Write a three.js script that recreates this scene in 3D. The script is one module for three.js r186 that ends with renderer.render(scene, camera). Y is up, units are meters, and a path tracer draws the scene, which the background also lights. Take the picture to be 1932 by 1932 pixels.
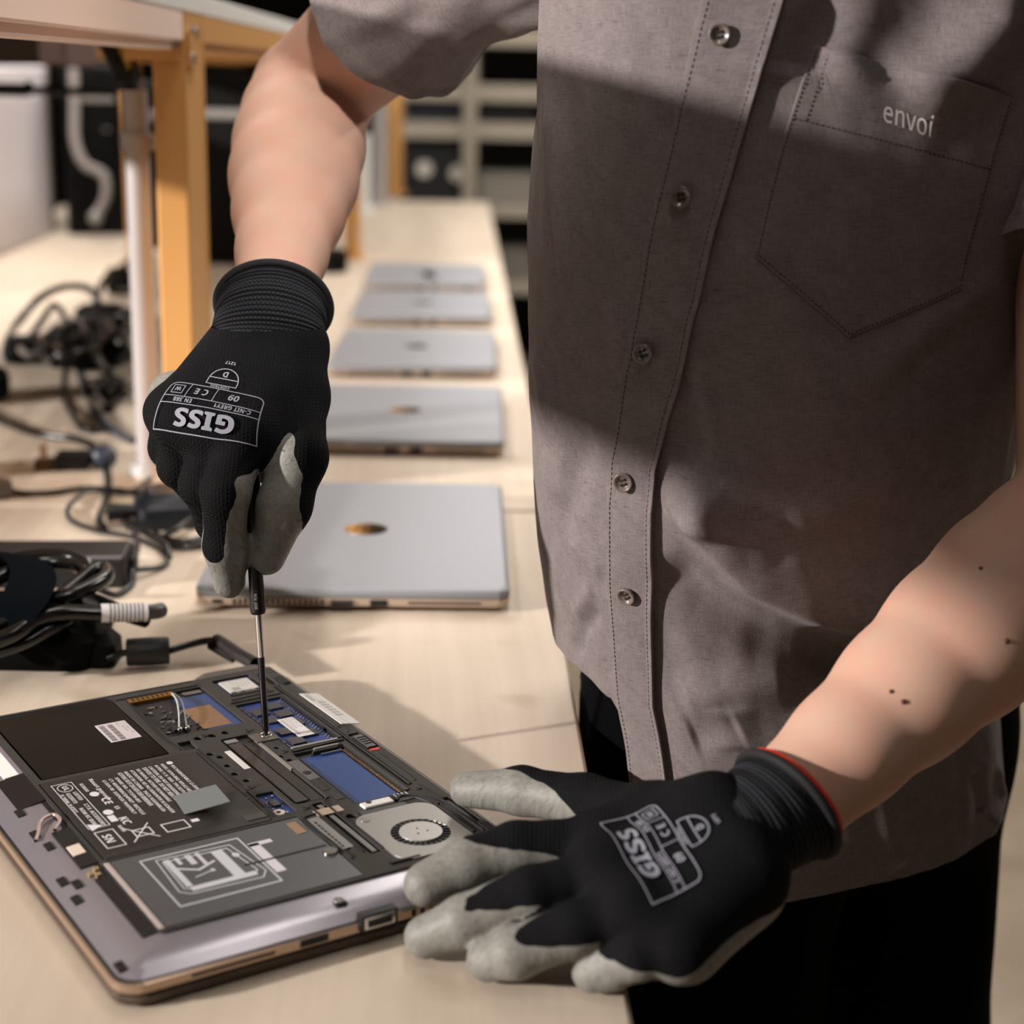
import * as THREE from 'three';
import { RoundedBoxGeometry } from 'three/addons/geometries/RoundedBoxGeometry.js';
import { DecalGeometry } from 'three/addons/geometries/DecalGeometry.js';
import { mergeGeometries, toCreasedNormals } from 'three/addons/utils/BufferGeometryUtils.js';
import { ImprovedNoise } from 'three/addons/math/ImprovedNoise.js';
import { RectAreaLightUniformsLib } from 'three/addons/lights/RectAreaLightUniformsLib.js';

// ---------------------------------------------------------------- camera, light, exposure
const V = (x, y, z) => new THREE.Vector3(x, y, z);
const T = 0.92;                                     // height of the bench top above the floor
const scene = new THREE.Scene();
scene.background = new THREE.Color(0x050505);
const camera = new THREE.PerspectiveCamera(34.1, 1, 0.05, 60);
camera.position.set(0, T + 0.415, 0);
camera.quaternion.setFromAxisAngle(V(1, 0, 0), -0.257).multiply(new THREE.Quaternion().setFromAxisAngle(V(0, 0, 1), 0.0202));
camera.userData.fStop = 5.2;
camera.focus = .98;
camera.updateMatrixWorld();
const renderer = new THREE.WebGLRenderer();
renderer.toneMapping = THREE.LinearToneMapping;
renderer.toneMappingExposure = 1.0;
renderer.shadowMap.enabled = true;
RectAreaLightUniformsLib.init();
const WARM = 0xfff8f1, COOL = 0xfff6f0;
const STRIPS = [[0.1, -5.3, 1.4, 17], [0.1, -3.6, 1.4, 8], [0.12, -1.9, 1.4, 7], [0.1, -0.1, 1.4, 2.6], [-1.05, -3.4, 1.4, 34], [1.75, -3.1, 1.4, 36]], STRIP_Y = 2.72;   // strip lamps hung over the bench: x, z, length, intensity
const HALL = { p: V(-6.4, T + 2.0, 1.7), i: 285 };
const SPOT = { p: V(.02, T + 1.38, .02), to: V(-.17, T + .28, -1.2), a: .17, i: 7.5 };           // clamp spot above the viewer, on the arm and the row of laptops                                    // strong lamp across the hall, to the left

// ---------------------------------------------------------------- helpers
const F = 3151;                                     // focal length in pixels of the 1932 px frame
const ray = (px, py) => V((px - 966) / F, -(py - 966) / F, -1).applyQuaternion(camera.quaternion);
const D = (px, py, t) => ray(px, py).multiplyScalar(t).add(camera.position);            // a point at a given depth
const H = (px, py, h = 0) => { const r = ray(px, py); return r.multiplyScalar((T + h - camera.position.y) / r.y).add(camera.position); };  // a point at a height above the bench
const invQ = camera.quaternion.clone().invert();
const toPx = (p) => { const q = p.clone().sub(camera.position).applyQuaternion(invQ); return [966 - F * q.x / q.z, 966 + F * q.y / q.z, -q.z]; };
const lerp = (a, b, t) => a + (b - a) * t, clamp = (x, a, b) => Math.max(a, Math.min(b, x));
const smooth = (a, b, x) => { const t = clamp((x - a) / (b - a), 0, 1); return t * t * (3 - 2 * t); };
let seed = 7; const rnd = () => { seed = (seed + 0x6d2b79f5) | 0; let t = Math.imul(seed ^ (seed >>> 15), 1 | seed); t = (t + Math.imul(t ^ (t >>> 7), 61 | t)) ^ t; return ((t ^ (t >>> 14)) >>> 0) / 4294967296; };
const perlin = new ImprovedNoise(), nz = (x, y, z = 0) => perlin.noise(x, y, z);
const used = {};
const numbered = (n) => { used[n] = (used[n] ?? -1) + 1; return used[n] ? n + '_' + String(used[n]).padStart(3, '0') : n; };
function tag(o, label, category, group) { Object.assign(o.userData, { label, category }); if (group) o.userData.group = group; return o; }
function thing(name, label, category, pos = V(0, 0, 0), turn = 0, group) {
  const g = new THREE.Group(); g.name = numbered(name); g.position.copy(pos); g.rotation.y = turn; scene.add(g); return tag(g, label, category, group);
}
function part(parent, name, geo, mat, label) {
  const m = new THREE.Mesh(geo, mat); m.name = name; m.castShadow = m.receiveShadow = true; parent.add(m); if (label) m.userData.label = label; return m;
}
// a part whose geometry is given in world coordinates
function partW(parent, name, geo, mat, label) {
  let o = parent; const p = V(0, 0, 0); while (o && o !== scene) { p.add(o.position); o = o.parent; }
  geo.translate(-p.x, -p.y, -p.z); return part(parent, name, geo, mat, label);
}
function single(name, geo, mat, label, category, pos, turn = 0, group) {
  const m = new THREE.Mesh(geo, mat); m.name = numbered(name); m.castShadow = m.receiveShadow = true; scene.add(m);
  if (pos) m.position.copy(pos); m.rotation.y = turn; return tag(m, label, category, group);
}
function struct(name, geo, mat) { const m = new THREE.Mesh(geo, mat); m.name = name; m.castShadow = m.receiveShadow = true; m.userData.kind = 'structure'; scene.add(m); return m; }
const bx = (w, h, d, x = 0, y = 0, z = 0, r = 0) => { const g = r ? new RoundedBoxGeometry(w, h, d, 2, Math.min(r, w / 2.1, h / 2.1, d / 2.1)) : new THREE.BoxGeometry(w, h, d); g.translate(x, y, z); return g; };
const cyl = (r0, r1, h, x = 0, y = 0, z = 0, n = 24) => { const g = new THREE.CylinderGeometry(r0, r1, h, n); g.translate(x, y, z); return g; };
const tube = (pts, r, n = 0, k = 8, closed = false) => new THREE.TubeGeometry(new THREE.CatmullRomCurve3(pts, closed, 'centripetal'), n || pts.length * 8, r, k, closed);
const merge = (a) => mergeGeometries(a.map((g) => { const q = g.index ? g.toNonIndexed() : g; for (const k of Object.keys(q.attributes)) if (!['position', 'normal', 'uv'].includes(k)) q.deleteAttribute(k); return q; }));
const between = (a, b, r, n = 16, r1 = r) => { const d = b.clone().sub(a), g = new THREE.CylinderGeometry(r1, r, d.length(), n); g.applyQuaternion(new THREE.Quaternion().setFromUnitVectors(V(0, 1, 0), d.clone().normalize())); const m = a.clone().add(b).multiplyScalar(.5); g.translate(m.x, m.y, m.z); return g; };
function planarUV(g, f) { const p = g.attributes.position, uv = new Float32Array(p.count * 2), v = V(); for (let i = 0; i < p.count; i++) { v.fromBufferAttribute(p, i); const q = f(v, i); uv[2 * i] = q[0]; uv[2 * i + 1] = q[1]; } g.setAttribute('uv', new THREE.BufferAttribute(uv, 2)); return g; }
// stacked rounded rectangles: layers [y, x0, x1, z0, z1, r]
function loft(layers, seg = 6, crease = .6) {
  const pos = [], idx = [], n = 4 * (seg + 1), ring = (L) => { const [y, x0, x1, z0, z1, r] = L, c = [[x1 - r, z1 - r], [x0 + r, z1 - r], [x0 + r, z0 + r], [x1 - r, z0 + r]]; for (let q = 0; q < 4; q++) for (let i = 0; i <= seg; i++) { const a = (q + i / seg) * Math.PI / 2; pos.push(c[q][0] + r * Math.cos(a), y, c[q][1] + r * Math.sin(a)); } };
  layers.forEach(ring);
  for (let l = 0; l + 1 < layers.length; l++) for (let i = 0; i < n; i++) { const a = l * n + i, b = l * n + (i + 1) % n; idx.push(a, a + n, b, b, a + n, b + n); }
  const flat = (l, up) => { const [y, x0, x1, z0, z1] = layers[l], p = [], cx = (x0 + x1) / 2, cz = (z0 + z1) / 2; for (let i = 0; i < n; i++) { const a = (l * n + i) * 3, b = (l * n + (i + 1) % n) * 3, A = [pos[a], y, pos[a + 2]], Bq = [pos[b], y, pos[b + 2]]; p.push(cx, y, cz, ...(up ? Bq : A), ...(up ? A : Bq)); } const h = new THREE.BufferGeometry(); h.setAttribute('position', new THREE.Float32BufferAttribute(p, 3)); h.setAttribute('normal', new THREE.Float32BufferAttribute(p.map((_, i) => i % 3 === 1 ? (up ? 1 : -1) : 0), 3)); return h; };
  let g = new THREE.BufferGeometry(); g.setAttribute('position', new THREE.Float32BufferAttribute(pos, 3)); g.setIndex(idx);
  g = mergeGeometries([toCreasedNormals(g, crease), flat(0, false), flat(layers.length - 1, true)]); return planarUV(g, (p) => [p.x, p.z]);
}
// textures
function tex(w, h, f, srgb = true) {
  const d = new Uint8Array(w * h * 4); for (let y = 0; y < h; y++) for (let x = 0; x < w; x++) { const c = f(x, y), i = (y * w + x) * 4; d[i] = c[0]; d[i + 1] = c[1]; d[i + 2] = c[2]; d[i + 3] = c[3] ?? 255; }
  const t = new THREE.DataTexture(d, w, h); t.wrapS = t.wrapT = THREE.RepeatWrapping; t.magFilter = THREE.LinearFilter; t.minFilter = THREE.LinearMipmapLinearFilter; t.generateMipmaps = true; if (srgb) t.colorSpace = THREE.SRGBColorSpace; t.needsUpdate = true; return t;
}
function canvasTex(w, h, draw) { const c = document.createElement('canvas'); c.width = w; c.height = h; const x = c.getContext('2d'); draw(x, w, h); const t = new THREE.CanvasTexture(c); t.colorSpace = THREE.SRGBColorSpace; t.anisotropy = 8; return t; }
const mat = (color, roughness = .6, metalness = 0, o = {}) => new THREE.MeshPhysicalMaterial({ color, roughness, metalness, side: THREE.DoubleSide, ...o });

// ---------------------------------------------------------------- signed-distance bodies
// bones: { a, b, ra, rb, k } ; returns distance
function boneDist(b, x, y, z) {
  const ax = b.a.x, ay = b.a.y, az = b.a.z, dx = b.b.x - ax, dy = b.b.y - ay, dz = b.b.z - az;
  let t = ((x - ax) * dx + (y - ay) * dy + (z - az) * dz) / (dx * dx + dy * dy + dz * dz + 1e-12); t = t < 0 ? 0 : t > 1 ? 1 : t; b.t = t;
  const ex = x - ax - dx * t, ey = y - ay - dy * t, ez = z - az - dz * t; return Math.sqrt(ex * ex + ey * ey + ez * ez) - (b.ra + (b.rb - b.ra) * t);
}
const smin = (a, b, k) => { const h = Math.max(k - Math.abs(a - b), 0) / k; return Math.min(a, b) - h * h * k * .25; };
// groups: each group is melted inside with its own k, then joined to the sum with its join
const field = (groups) => (x, y, z) => { let d = 1e3; for (const g of groups) { let e = 1e3; for (const b of g.bones) e = smin(e, boneDist(b, x, y, z), g.k); d = d > 100 ? e : smin(d, e, g.join); } return d; };
function surfaceNets(f, lo, hi, c) {
  const nx = Math.ceil((hi.x - lo.x) / c) + 1, ny = Math.ceil((hi.y - lo.y) / c) + 1, nzz = Math.ceil((hi.z - lo.z) / c) + 1, N = nx * ny * nzz, g = new Float32Array(N), B = 8;
  for (let bz = 0; bz < nzz; bz += B) for (let by = 0; by < ny; by += B) for (let bxx = 0; bxx < nx; bxx += B) {
    const m = f(lo.x + (bxx + 3.5) * c, lo.y + (by + 3.5) * c, lo.z + (bz + 3.5) * c), far = Math.abs(m) > 9 * c;
    for (let z = bz; z < Math.min(bz + B, nzz); z++) for (let y = by; y < Math.min(by + B, ny); y++) for (let x = bxx; x < Math.min(bxx + B, nx); x++) g[(z * ny + y) * nx + x] = far ? m : f(lo.x + x * c, lo.y + y * c, lo.z + z * c);
  }
  const id = new Int32Array(N).fill(-1), pos = [], idx = [], E = [[0, 1], [2, 3], [4, 5], [6, 7], [0, 2], [1, 3], [4, 6], [5, 7], [0, 4], [1, 5], [2, 6], [3, 7]], o = [0, 1, nx, nx + 1, nx * ny, nx * ny + 1, nx * ny + nx, nx * ny + nx + 1];
  for (let z = 0; z < nzz - 1; z++) for (let y = 0; y < ny - 1; y++) for (let x = 0; x < nx - 1; x++) {
    const i = (z * ny + y) * nx + x; let s = 0; for (let k = 0; k < 8; k++) if (g[i + o[k]] < 0) s |= 1 << k; if (!s || s === 255) continue;
    let px = 0, py = 0, pz = 0, n = 0; for (const [a, b] of E) { const va = g[i + o[a]], vb = g[i + o[b]]; if ((va < 0) === (vb < 0)) continue; const t = va / (va - vb); px += lerp(a & 1, b & 1, t); py += lerp(a >> 1 & 1, b >> 1 & 1, t); pz += lerp(a >> 2, b >> 2, t); n++; }
    id[i] = pos.length / 3; pos.push(lo.x + (x + px / n) * c, lo.y + (y + py / n) * c, lo.z + (z + pz / n) * c);
  }
  const quad = (a, b, d, e, flip) => { if (a < 0 || b < 0 || d < 0 || e < 0) return; flip ? idx.push(a, d, b, b, d, e) : idx.push(a, b, d, b, e, d); };
  for (let z = 1; z < nzz - 1; z++) for (let y = 1; y < ny - 1; y++) for (let x = 1; x < nx - 1; x++) {
    const i = (z * ny + y) * nx + x, v = g[i] < 0;
    if (v !== (g[i + 1] < 0)) quad(id[i - nx - nx * ny], id[i - nx * ny], id[i - nx], id[i], !v);
    if (v !== (g[i + nx] < 0)) quad(id[i - 1 - nx * ny], id[i - nx * ny], id[i - 1], id[i], v);
    if (v !== (g[i + nx * ny] < 0)) quad(id[i - 1 - nx], id[i - nx], id[i - 1], id[i], !v);
  }
  const nor = new Float32Array(pos.length), e = c * .4;
  for (let i = 0; i < pos.length; i += 3) { const [x, y, z] = [pos[i], pos[i + 1], pos[i + 2]]; let a = f(x + e, y, z) - f(x - e, y, z), b = f(x, y + e, z) - f(x, y - e, z), d = f(x, y, z + e) - f(x, y, z - e); const l = Math.hypot(a, b, d) || 1; nor[i] = a / l; nor[i + 1] = b / l; nor[i + 2] = d / l; const q = f(x, y, z); if (Math.abs(q) < c) { pos[i] -= nor[i] * q; pos[i + 1] -= nor[i + 1] * q; pos[i + 2] -= nor[i + 2] * q; } }
  const out = new THREE.BufferGeometry(); out.setAttribute('position', new THREE.Float32BufferAttribute(pos, 3)); out.setAttribute('normal', new THREE.BufferAttribute(nor, 3)); out.setIndex(idx); return out;
}
// cut a mesh in two along the zero line of a value per vertex: [where s < 0, where s > 0]
function splitBy(g, s) {
  const P = g.attributes.position, Nn = g.attributes.normal, U = g.attributes.uv, ix = g.index.array, out = [[], []];
  const vert = (i) => [P.getX(i), P.getY(i), P.getZ(i), Nn.getX(i), Nn.getY(i), Nn.getZ(i), U ? U.getX(i) : 0, U ? U.getY(i) : 0];
  for (let i = 0; i < ix.length; i += 3) {
    const t = [ix[i], ix[i + 1], ix[i + 2]], v = t.map(vert), q = t.map((k) => s[k]);
    for (const side of [0, 1]) {
      const poly = []; for (let k = 0; k < 3; k++) { const n = (k + 1) % 3, a = side ? q[k] : -q[k], b = side ? q[n] : -q[n]; if (a >= 0) poly.push(v[k]); if ((a >= 0) !== (b >= 0)) { const w = a / (a - b); poly.push(v[k].map((c, j) => lerp(c, v[n][j], w))); } }
      for (let k = 1; k + 1 < poly.length; k++) out[side].push(poly[0], poly[k], poly[k + 1]);
    }
  }
  return out.map((l) => { const h = new THREE.BufferGeometry(), a = (o, n) => new THREE.Float32BufferAttribute(l.flatMap((v) => v.slice(o, o + n)), n); h.setAttribute('position', a(0, 3)); h.setAttribute('normal', a(3, 3)); h.setAttribute('uv', a(6, 2)); return h; });
}

// ---------------------------------------------------------------- the hall
const concrete = tex(512, 512, (x, y) => { const n = nz(x / 90, y / 90) * 14 + nz(x / 22, y / 22, 3) * 9 + (rnd() - .5) * 8; return [128 + n, 114 + n, 97 + n * .9]; });
const floorMat = mat(0xffffff, .55, 0, { map: concrete });
const wallMat = mat(0x34312d, .9), ceilMat = mat(0x302f2d, .95);
struct('floor', planarUV(bx(15, .1, 18, -3, -.05, -3.5), (p) => [p.x / 2.2, p.z / 2.2]), floorMat);
struct('ceiling', bx(15, .12, 18, -3, 4.26, -3.5), ceilMat);
struct('wall_back', bx(15, 4.2, .15, -3, 2.1, -12.5), wallMat);
struct('wall_front', bx(15, 4.2, .15, -3, 2.1, 5.5), wallMat);
struct('wall_left', bx(.15, 4.2, 18, -10.5, 2.1, -3.5), wallMat);
struct('wall_right', bx(.15, 4.2, 18, 4.5, 2.1, -3.5), wallMat);

const glow = new THREE.MeshStandardMaterial({ color: 0xffffff, emissive: WARM, emissiveIntensity: 2.2 });
const whitePaint = mat(0xe4e2dd, .5), greyMetal = mat(0x9b9a98, .42, .6), blackPlastic = mat(0x070708, .42, 0, { specularIntensity: .6 }), darkRubber = mat(0x060607, .6, 0, { specularIntensity: .3 });
const steel = mat(0xb9b8b6, .25, 1), chrome = mat(0xd2d2d4, .12, 1);
STRIPS.forEach(([x, z, len, i], n) => {
  const t = thing('ceiling_lamp', ['strip lamp hanging over the far end of the benches', 'strip lamp hanging over the last closed laptops', 'strip lamp hanging over the joint between the benches', 'strip lamp hanging over the opened laptop and the viewer', 'strip lamp hanging over the white partition behind the rack', 'strip lamp hanging over the aisle behind the person'][n], 'lamp', V(x, STRIP_Y, z), 0, 'strip lamps over the benches');
  part(t, 'housing', bx(.36, .07, len + .06, 0, .05, 0, .01), whitePaint); part(t, 'diffuser', bx(.32, .012, len, 0, .006, 0), glow);
  for (const s of [-1, 1]) part(t, 'hanger', cyl(.006, .006, 4.2 - STRIP_Y - .08, 0, (4.2 - STRIP_Y) / 2 + .04, s * len * .4, 8), greyMetal);
  const l = new THREE.RectAreaLight(WARM, i, .32, len); l.position.set(x, STRIP_Y - .006, z); l.rotation.x = -Math.PI / 2; l.name = 'strip_light'; scene.add(l);
});
{ const t = thing('hall_lamp', 'large round lamp on a drop rod across the hall', 'lamp', HALL.p.clone());
  const dir = V(.15, T + .3, -1).sub(HALL.p).normalize(), q = new THREE.Quaternion().setFromUnitVectors(V(0, -1, 0), dir);
  const shade = new THREE.LatheGeometry([[.02, .24], [.06, .23], [.09, .14], [.24, .0], [.25, 0], [.1, .15], [.07, .245], [.02, .25]].map((p) => new THREE.Vector2(...p)), 32); shade.applyQuaternion(q); part(t, 'shade', shade, greyMetal);
  const bulb = new THREE.SphereGeometry(.05, 20, 14); bulb.translate(0, .06, 0); bulb.applyQuaternion(q); part(t, 'bulb', bulb, new THREE.MeshStandardMaterial({ color: 0xffffff, emissive: COOL, emissiveIntensity: 8 }));
  part(t, 'rod', between(V(0, .2, 0), V(0, 4.2 - HALL.p.y, 0), .012), greyMetal);
  const l = new THREE.SpotLight(COOL, HALL.i, 0, .5, .6, 2); l.position.copy(HALL.p).addScaledVector(dir, .02); l.target.position.copy(HALL.p).add(dir); l.castShadow = true; l.shadow.radius = 6; l.shadow.mapSize.set(2048, 2048); l.name = 'hall_light'; scene.add(l, l.target); }

{ const dir = SPOT.to.clone().sub(SPOT.p).normalize(), q = new THREE.Quaternion().setFromUnitVectors(V(0, -1, 0), dir), t = thing('spot_lamp', 'black spot lamp hanging above the viewer and aimed at the bench', 'lamp', SPOT.p.clone());
  const can = new THREE.LatheGeometry([[.0, .16], [.05, .16], [.06, .14], [.06, 0], [.056, 0], [.056, .13], [0, .135]].map((p) => new THREE.Vector2(...p)), 32); can.translate(0, -.03, 0); can.applyQuaternion(q); part(t, 'can', can, blackPlastic);
  const bulb = new THREE.SphereGeometry(.03, 20, 14); bulb.translate(0, .055, 0); bulb.applyQuaternion(q); part(t, 'bulb', bulb, new THREE.MeshStandardMaterial({ color: 0xffffff, emissive: WARM, emissiveIntensity: 5 })); part(t, 'rod', between(V(0, .12, 0), V(0, 4.2 - SPOT.p.y, 0), .008), blackPlastic);
  const l = new THREE.SpotLight(WARM, SPOT.i, 0, SPOT.a, .75, 2); l.position.copy(SPOT.p).addScaledVector(dir, .04); l.target.position.copy(SPOT.to); l.castShadow = true; l.shadow.radius = 2; l.shadow.mapSize.set(2048, 2048); l.name = 'spot_light'; scene.add(l, l.target); }

// ---------------------------------------------------------------- benches
const woodTex = tex(1024, 1024, (x, y) => {
  const f = (x, y) => { const wob = nz(x / 160, y / 700, 2) * 26, s = nz((x + wob) / 7, y / 520, 5) * 6 + nz((x + wob) / 2.3, y / 200, 9) * 4 + nz((x + wob) / 55, y / 900, 1) * 10 + nz(x / 60, y / 60, 7) * 5, st = nz(x / 46, y / 38, 21); return st > .5 ? s - (st - .5) * 110 : s; };
  const k = lerp(f(x, y), f(x, y - 1024), y / 1024); return [205 + k, 190 + k * 1.05, 172 + k * 1.15];
});
const woodMat = mat(0xffffff, .6, 0, { map: woodTex, specularIntensity: .5 }), edgeMat = mat(0xc9a377, .6);
const YAW = .0349;                                  // the benches run away from the camera, turned two degrees
const along = (x, y, z) => V(x * Math.cos(YAW) + z * Math.sin(YAW), y, -x * Math.sin(YAW) + z * Math.cos(YAW));
function bench(label, xr, z0, z1, wide) {
  const L = z0 - z1, base = V(xr, 0, z0), t = thing('workbench', label, 'workbench', base, YAW, 'birch workbenches end to end');
  part(t, 'worktop', planarUV(bx(wide, .036, L - .003, -wide / 2, T - .018, -L / 2, .003), (p) => [-p.x / 1.32, (p.z + z0) / 1.5]), woodMat);
  for (const x of [-.07, -wide + .07]) for (const z of [-.1, -L + .1]) part(t, 'leg', bx(.05, T - .036, .05, x, (T - .036) / 2, z, .004), greyMetal);
  for (const x of [-.07, -wide + .07]) part(t, 'rail', bx(.035, .06, L - .25, x, T - .07, -L / 2), greyMetal);
  return t;
}
bench('near birch workbench that carries the opened laptop', .0688, -.42, -1.584, 1.3);
bench('far birch workbench behind the joint, with the row of closed laptops', .042, -1.588, -5.62, 1.3);

// ---------------------------------------------------------------- rack on the bench
const orange = mat(0xd29a58, .5, 0, { clearcoat: .2, clearcoatRoughness: .4 }), pinkBeam = mat(0xf5dccb, .5), shelfWhite = mat(0xe9e6e0, .5);
const corner = H(374, 945), boardY = D(400, 26, 1.6).y, beamY = D(400, 96, 1.6).y, DEEP = .47;
const rackAt = (l, dx = 0, y = T) => along(dx, 0, -l).add(V(corner.x, y, corner.z));
function rackPost(l, label, w = .031, d = .12, top = T + 1.05) {
  const t = thing('rack_post', label, 'post', rackAt(l), YAW, 'orange rack posts'), h = top - T;
  part(t, 'column', merge([bx(w, h, .012, -w / 2, h / 2, -.006, .003), bx(w, h, .012, -w / 2, h / 2, -d + .006, .003), bx(w - .003, h, d - .02, -w / 2, h / 2, -d / 2)]), orange);
  part(t, 'base_plate', bx(w + .02, .005, d + .02, -w / 2, .0025, -d / 2), orange);
  return t;
}
const post0 = rackPost(0, 'orange rack post nearest the viewer, beside the gloved hand');
for (const [dx, dy, ux] of [[.001, -.012, 1], [.001, .012, 1]]) part(post0, 'bolt', cyl(.0065, .0065, .006, 0, 0, 0, 6).rotateZ(Math.PI / 2).translate(dx + .002, boardY - T - .03 + dy, -.03 - dy), steel);
for (const dx of [-.01, -.022]) part(post0, 'bolt', cyl(.006, .006, .006, 0, 0, 0, 6).rotateX(Math.PI / 2).translate(dx, boardY - T - .028, .003), steel);
part(post0, 'bracket', merge([bx(.05, .03, .004, -.03, boardY - T - .03, .004), bx(.004, .03, .05, .002, boardY - T - .035, -.03)]), orange);
{ const p = H(664, 489); const t = rackPost(-(p.z - corner.z), 'orange rack post half hidden behind the right forearm'); t.position.x = p.x + .014; }
{ const p = H(744, 369); const t = rackPost(-(p.z - corner.z), 'orange rack post at the far end of the bench'); t.position.x = p.x + .025; for (const c of t.children) c.scale.x = 1.5; }
function beam(l0, l1, m, label, name = 'rack_beam') {
  const t = thing(name, label, 'beam', rackAt(l0, 0, 0), YAW), L = l1 - l0, h = boardY - beamY;
  part(t, 'web', merge([bx(.03, h - .008, L, -.016, beamY + h / 2 + .004, -L / 2, .002), bx(.022, .01, L, -.022, beamY + .005, -L / 2, .002)]), m); return t;
}
beam(-1.28, -.001, pinkBeam, 'pale beam over the bench from the near post out of the frame');
beam(.077, 4.0, orange, 'orange shelf beam running away behind the right forearm');
for (const [l, label] of [[2.05, 'orange cross beam under the shelf at the second post']]) {
  const t = thing('cross_beam', label, 'beam', rackAt(l, 0, 0), YAW); part(t, 'web', bx(DEEP - .04, .045, .03, -.03 - (DEEP - .04) / 2, beamY + .018, -.02, .002), orange); }
{ const t = thing('rear_beam', 'orange beam under the rear edge of the shelf', 'beam', rackAt(-1.28, -DEEP + .02, 0), YAW); part(t, 'web', bx(.03, .05, 5.2, 0, beamY + .02, -2.6, .002), orange);
  const b = thing('shelf_board', 'white shelf board lying on the rack beams', 'shelf', rackAt(-1.28, 0, 0), YAW); part(b, 'board', bx(DEEP, .019, 5.25, -DEEP / 2, boardY + .0095, -2.62, .002), shelfWhite); }
for (const l of [0, 2.1]) { const t = thing('rack_post', l ? 'orange rear rack post showing as a strip left of the grey tube' : 'orange rear rack post level with the near post', 'post', rackAt(l, -DEEP + .02), YAW); part(t, 'column', bx(.031, 1.05, .06, 0, .525, 0, .003), orange); part(t, 'base_plate', bx(.05, .005, .08, 0, .0025, 0), orange); }
for (const [l, n, label] of [[-.08, 1.15, 'long low grey tray on the shelf over the opened laptop']]) { const t = thing('shelf_tray', label, 'tray', rackAt(l, 0, boardY + .019), YAW); const w = DEEP - .06, TH = .018; part(t, 'tray_body', merge([bx(w, .006, n, -.02 - w / 2, .0035, n / 2), bx(.006, TH, n, -.023, TH / 2, n / 2), bx(.006, TH, n, -.017 - w, TH / 2, n / 2), bx(w, TH, .006, -.02 - w / 2, TH / 2, .003), bx(w, TH, .006, -.02 - w / 2, TH / 2, n - .003)]), greyMetal); }
// grey tubes standing beside the posts
function poleTube(px, py, r, h, m, label) { const b = H(px, py), t = thing('metal_tube', label, 'tube', b); part(t, 'pipe', cyl(r, r, h, 0, h / 2, 0, 28), m); part(t, 'foot', cyl(r + .006, r + .008, .012, 0, .006, 0, 28), m); return t; }
const tubeGrey = mat(0xb2aeae, .4, .1);
{ const t = poleTube(281, 893, .0122, D(252, 168, 1.72).y - T, tubeGrey, 'grey upright tube left of the near orange post'), y = D(262, 262, 1.74).y - T;
  part(t, 'clamp', merge([cyl(.0165, .0165, .017, 0, y, 0, 28), bx(.026, .014, .012, .022, y, 0, .002)]), tubeGrey); part(t, 'screw', cyl(.004, .004, .02, .034, y, .004, 12), steel); }
poleTube(684, 400, .024, .23, mat(0xe8ebea, .5), 'white upright tube beside the second post');
poleTube(715, 386, .024, .55, tubeGrey, 'grey upright tube by the farthest orange post');
{ const a = D(60, 122, 2.25), t = thing('hanging_drawer', 'dark brown drawer with a grey end hanging under the left of the shelf', 'drawer', V(a.x, a.y, a.z), .1), h = boardY - a.y; part(t, 'drawer_box', bx(.34, h, .3, -.13, h / 2, -.15, .003), mat(0x2e211a, .6)); part(t, 'end_panel', bx(.004, h * .96, .29, .043, h / 2, -.15), mat(0x8d7d84, .5)); part(t, 'front_panel', bx(.03, h * .9, .004, .026, h / 2, .002), mat(0x8d7d84, .5)); }
// hanging clamp and level rod
{ const a = D(196, 70, 1.66), t = thing('spring_clamp', 'black spring clamp with a brass pin hanging under the pale beam', 'clamp', a);
  partW(t, 'jaw', between(a, D(228, 140, 1.66), .009, 10, .007), blackPlastic); partW(t, 'jaw', between(D(250, 92, 1.66), D(240, 150, 1.66), .0065, 10, .008), blackPlastic); partW(t, 'pin', between(D(222, 72, 1.65), D(245, 130, 1.65), .0035, 8), mat(0xa58a3e, .35, .8)); partW(t, 'joint', between(D(222, 145, 1.66), D(256, 148, 1.66), .013, 12), blackPlastic); }
{ const a = D(-120, 166, 2.4), t = thing('level_rod', 'thin black rod running level in front of the white partition', 'rod', a); partW(t, 'rod', between(a, D(222, 174, 2.4), .006, 10), blackPlastic); partW(t, 'sleeve', between(D(-100, 166, 2.4), D(54, 170, 2.4), .0095, 12), blackPlastic); partW(t, 'collar', between(D(54, 155, 2.4), D(56, 176, 2.4), .006, 10), blackPlastic); }
// white partition, dark equipment on the bench behind
{ const a = H(101, 440), h = D(100, 127, 4.2).y - T, t = thing('partition', 'white partition board standing on the left of the bench', 'partition', V(a.x, T, a.z), .05);
  part(t, 'panel', bx(.03, h, 1.3, -.016, h / 2 + .001, .65, .008), mat(0xe6e1e6, .6)); part(t, 'frame', bx(.05, h + .006, .05, -.03, h / 2, -.03, .004), mat(0x8a7767, .6)); }
function tower(px, py, w, h, d, turn, label, m = blackPlastic) {
  const t = thing('tower_computer', label, 'computer', H(px, py), turn, undefined);
  part(t, 'case', bx(w, h, d, 0, h / 2, -d / 2, .008), m); part(t, 'front_panel', bx(w * .9, h * .94, .012, 0, h / 2, .004, .004), darkRubber);
  part(t, 'drive_bay', bx(w * .7, .02, .006, 0, h * .8, .011, .002), greyMetal); part(t, 'power_button', cyl(.009, .009, .006, w * .2, h * .62, .011, 16).rotateX(0), greyMetal); return t;
}
tower(186, 443, .15, .42, .35, .25, 'black tower computer right of the white partition');
tower(330, 470, .17, .38, .4, .1, 'black tower computer seen in the gap between grey tube and orange post');
tower(450, 500, .2, .4, .4, -.1, 'black tower computer just right of the near orange post');
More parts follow.
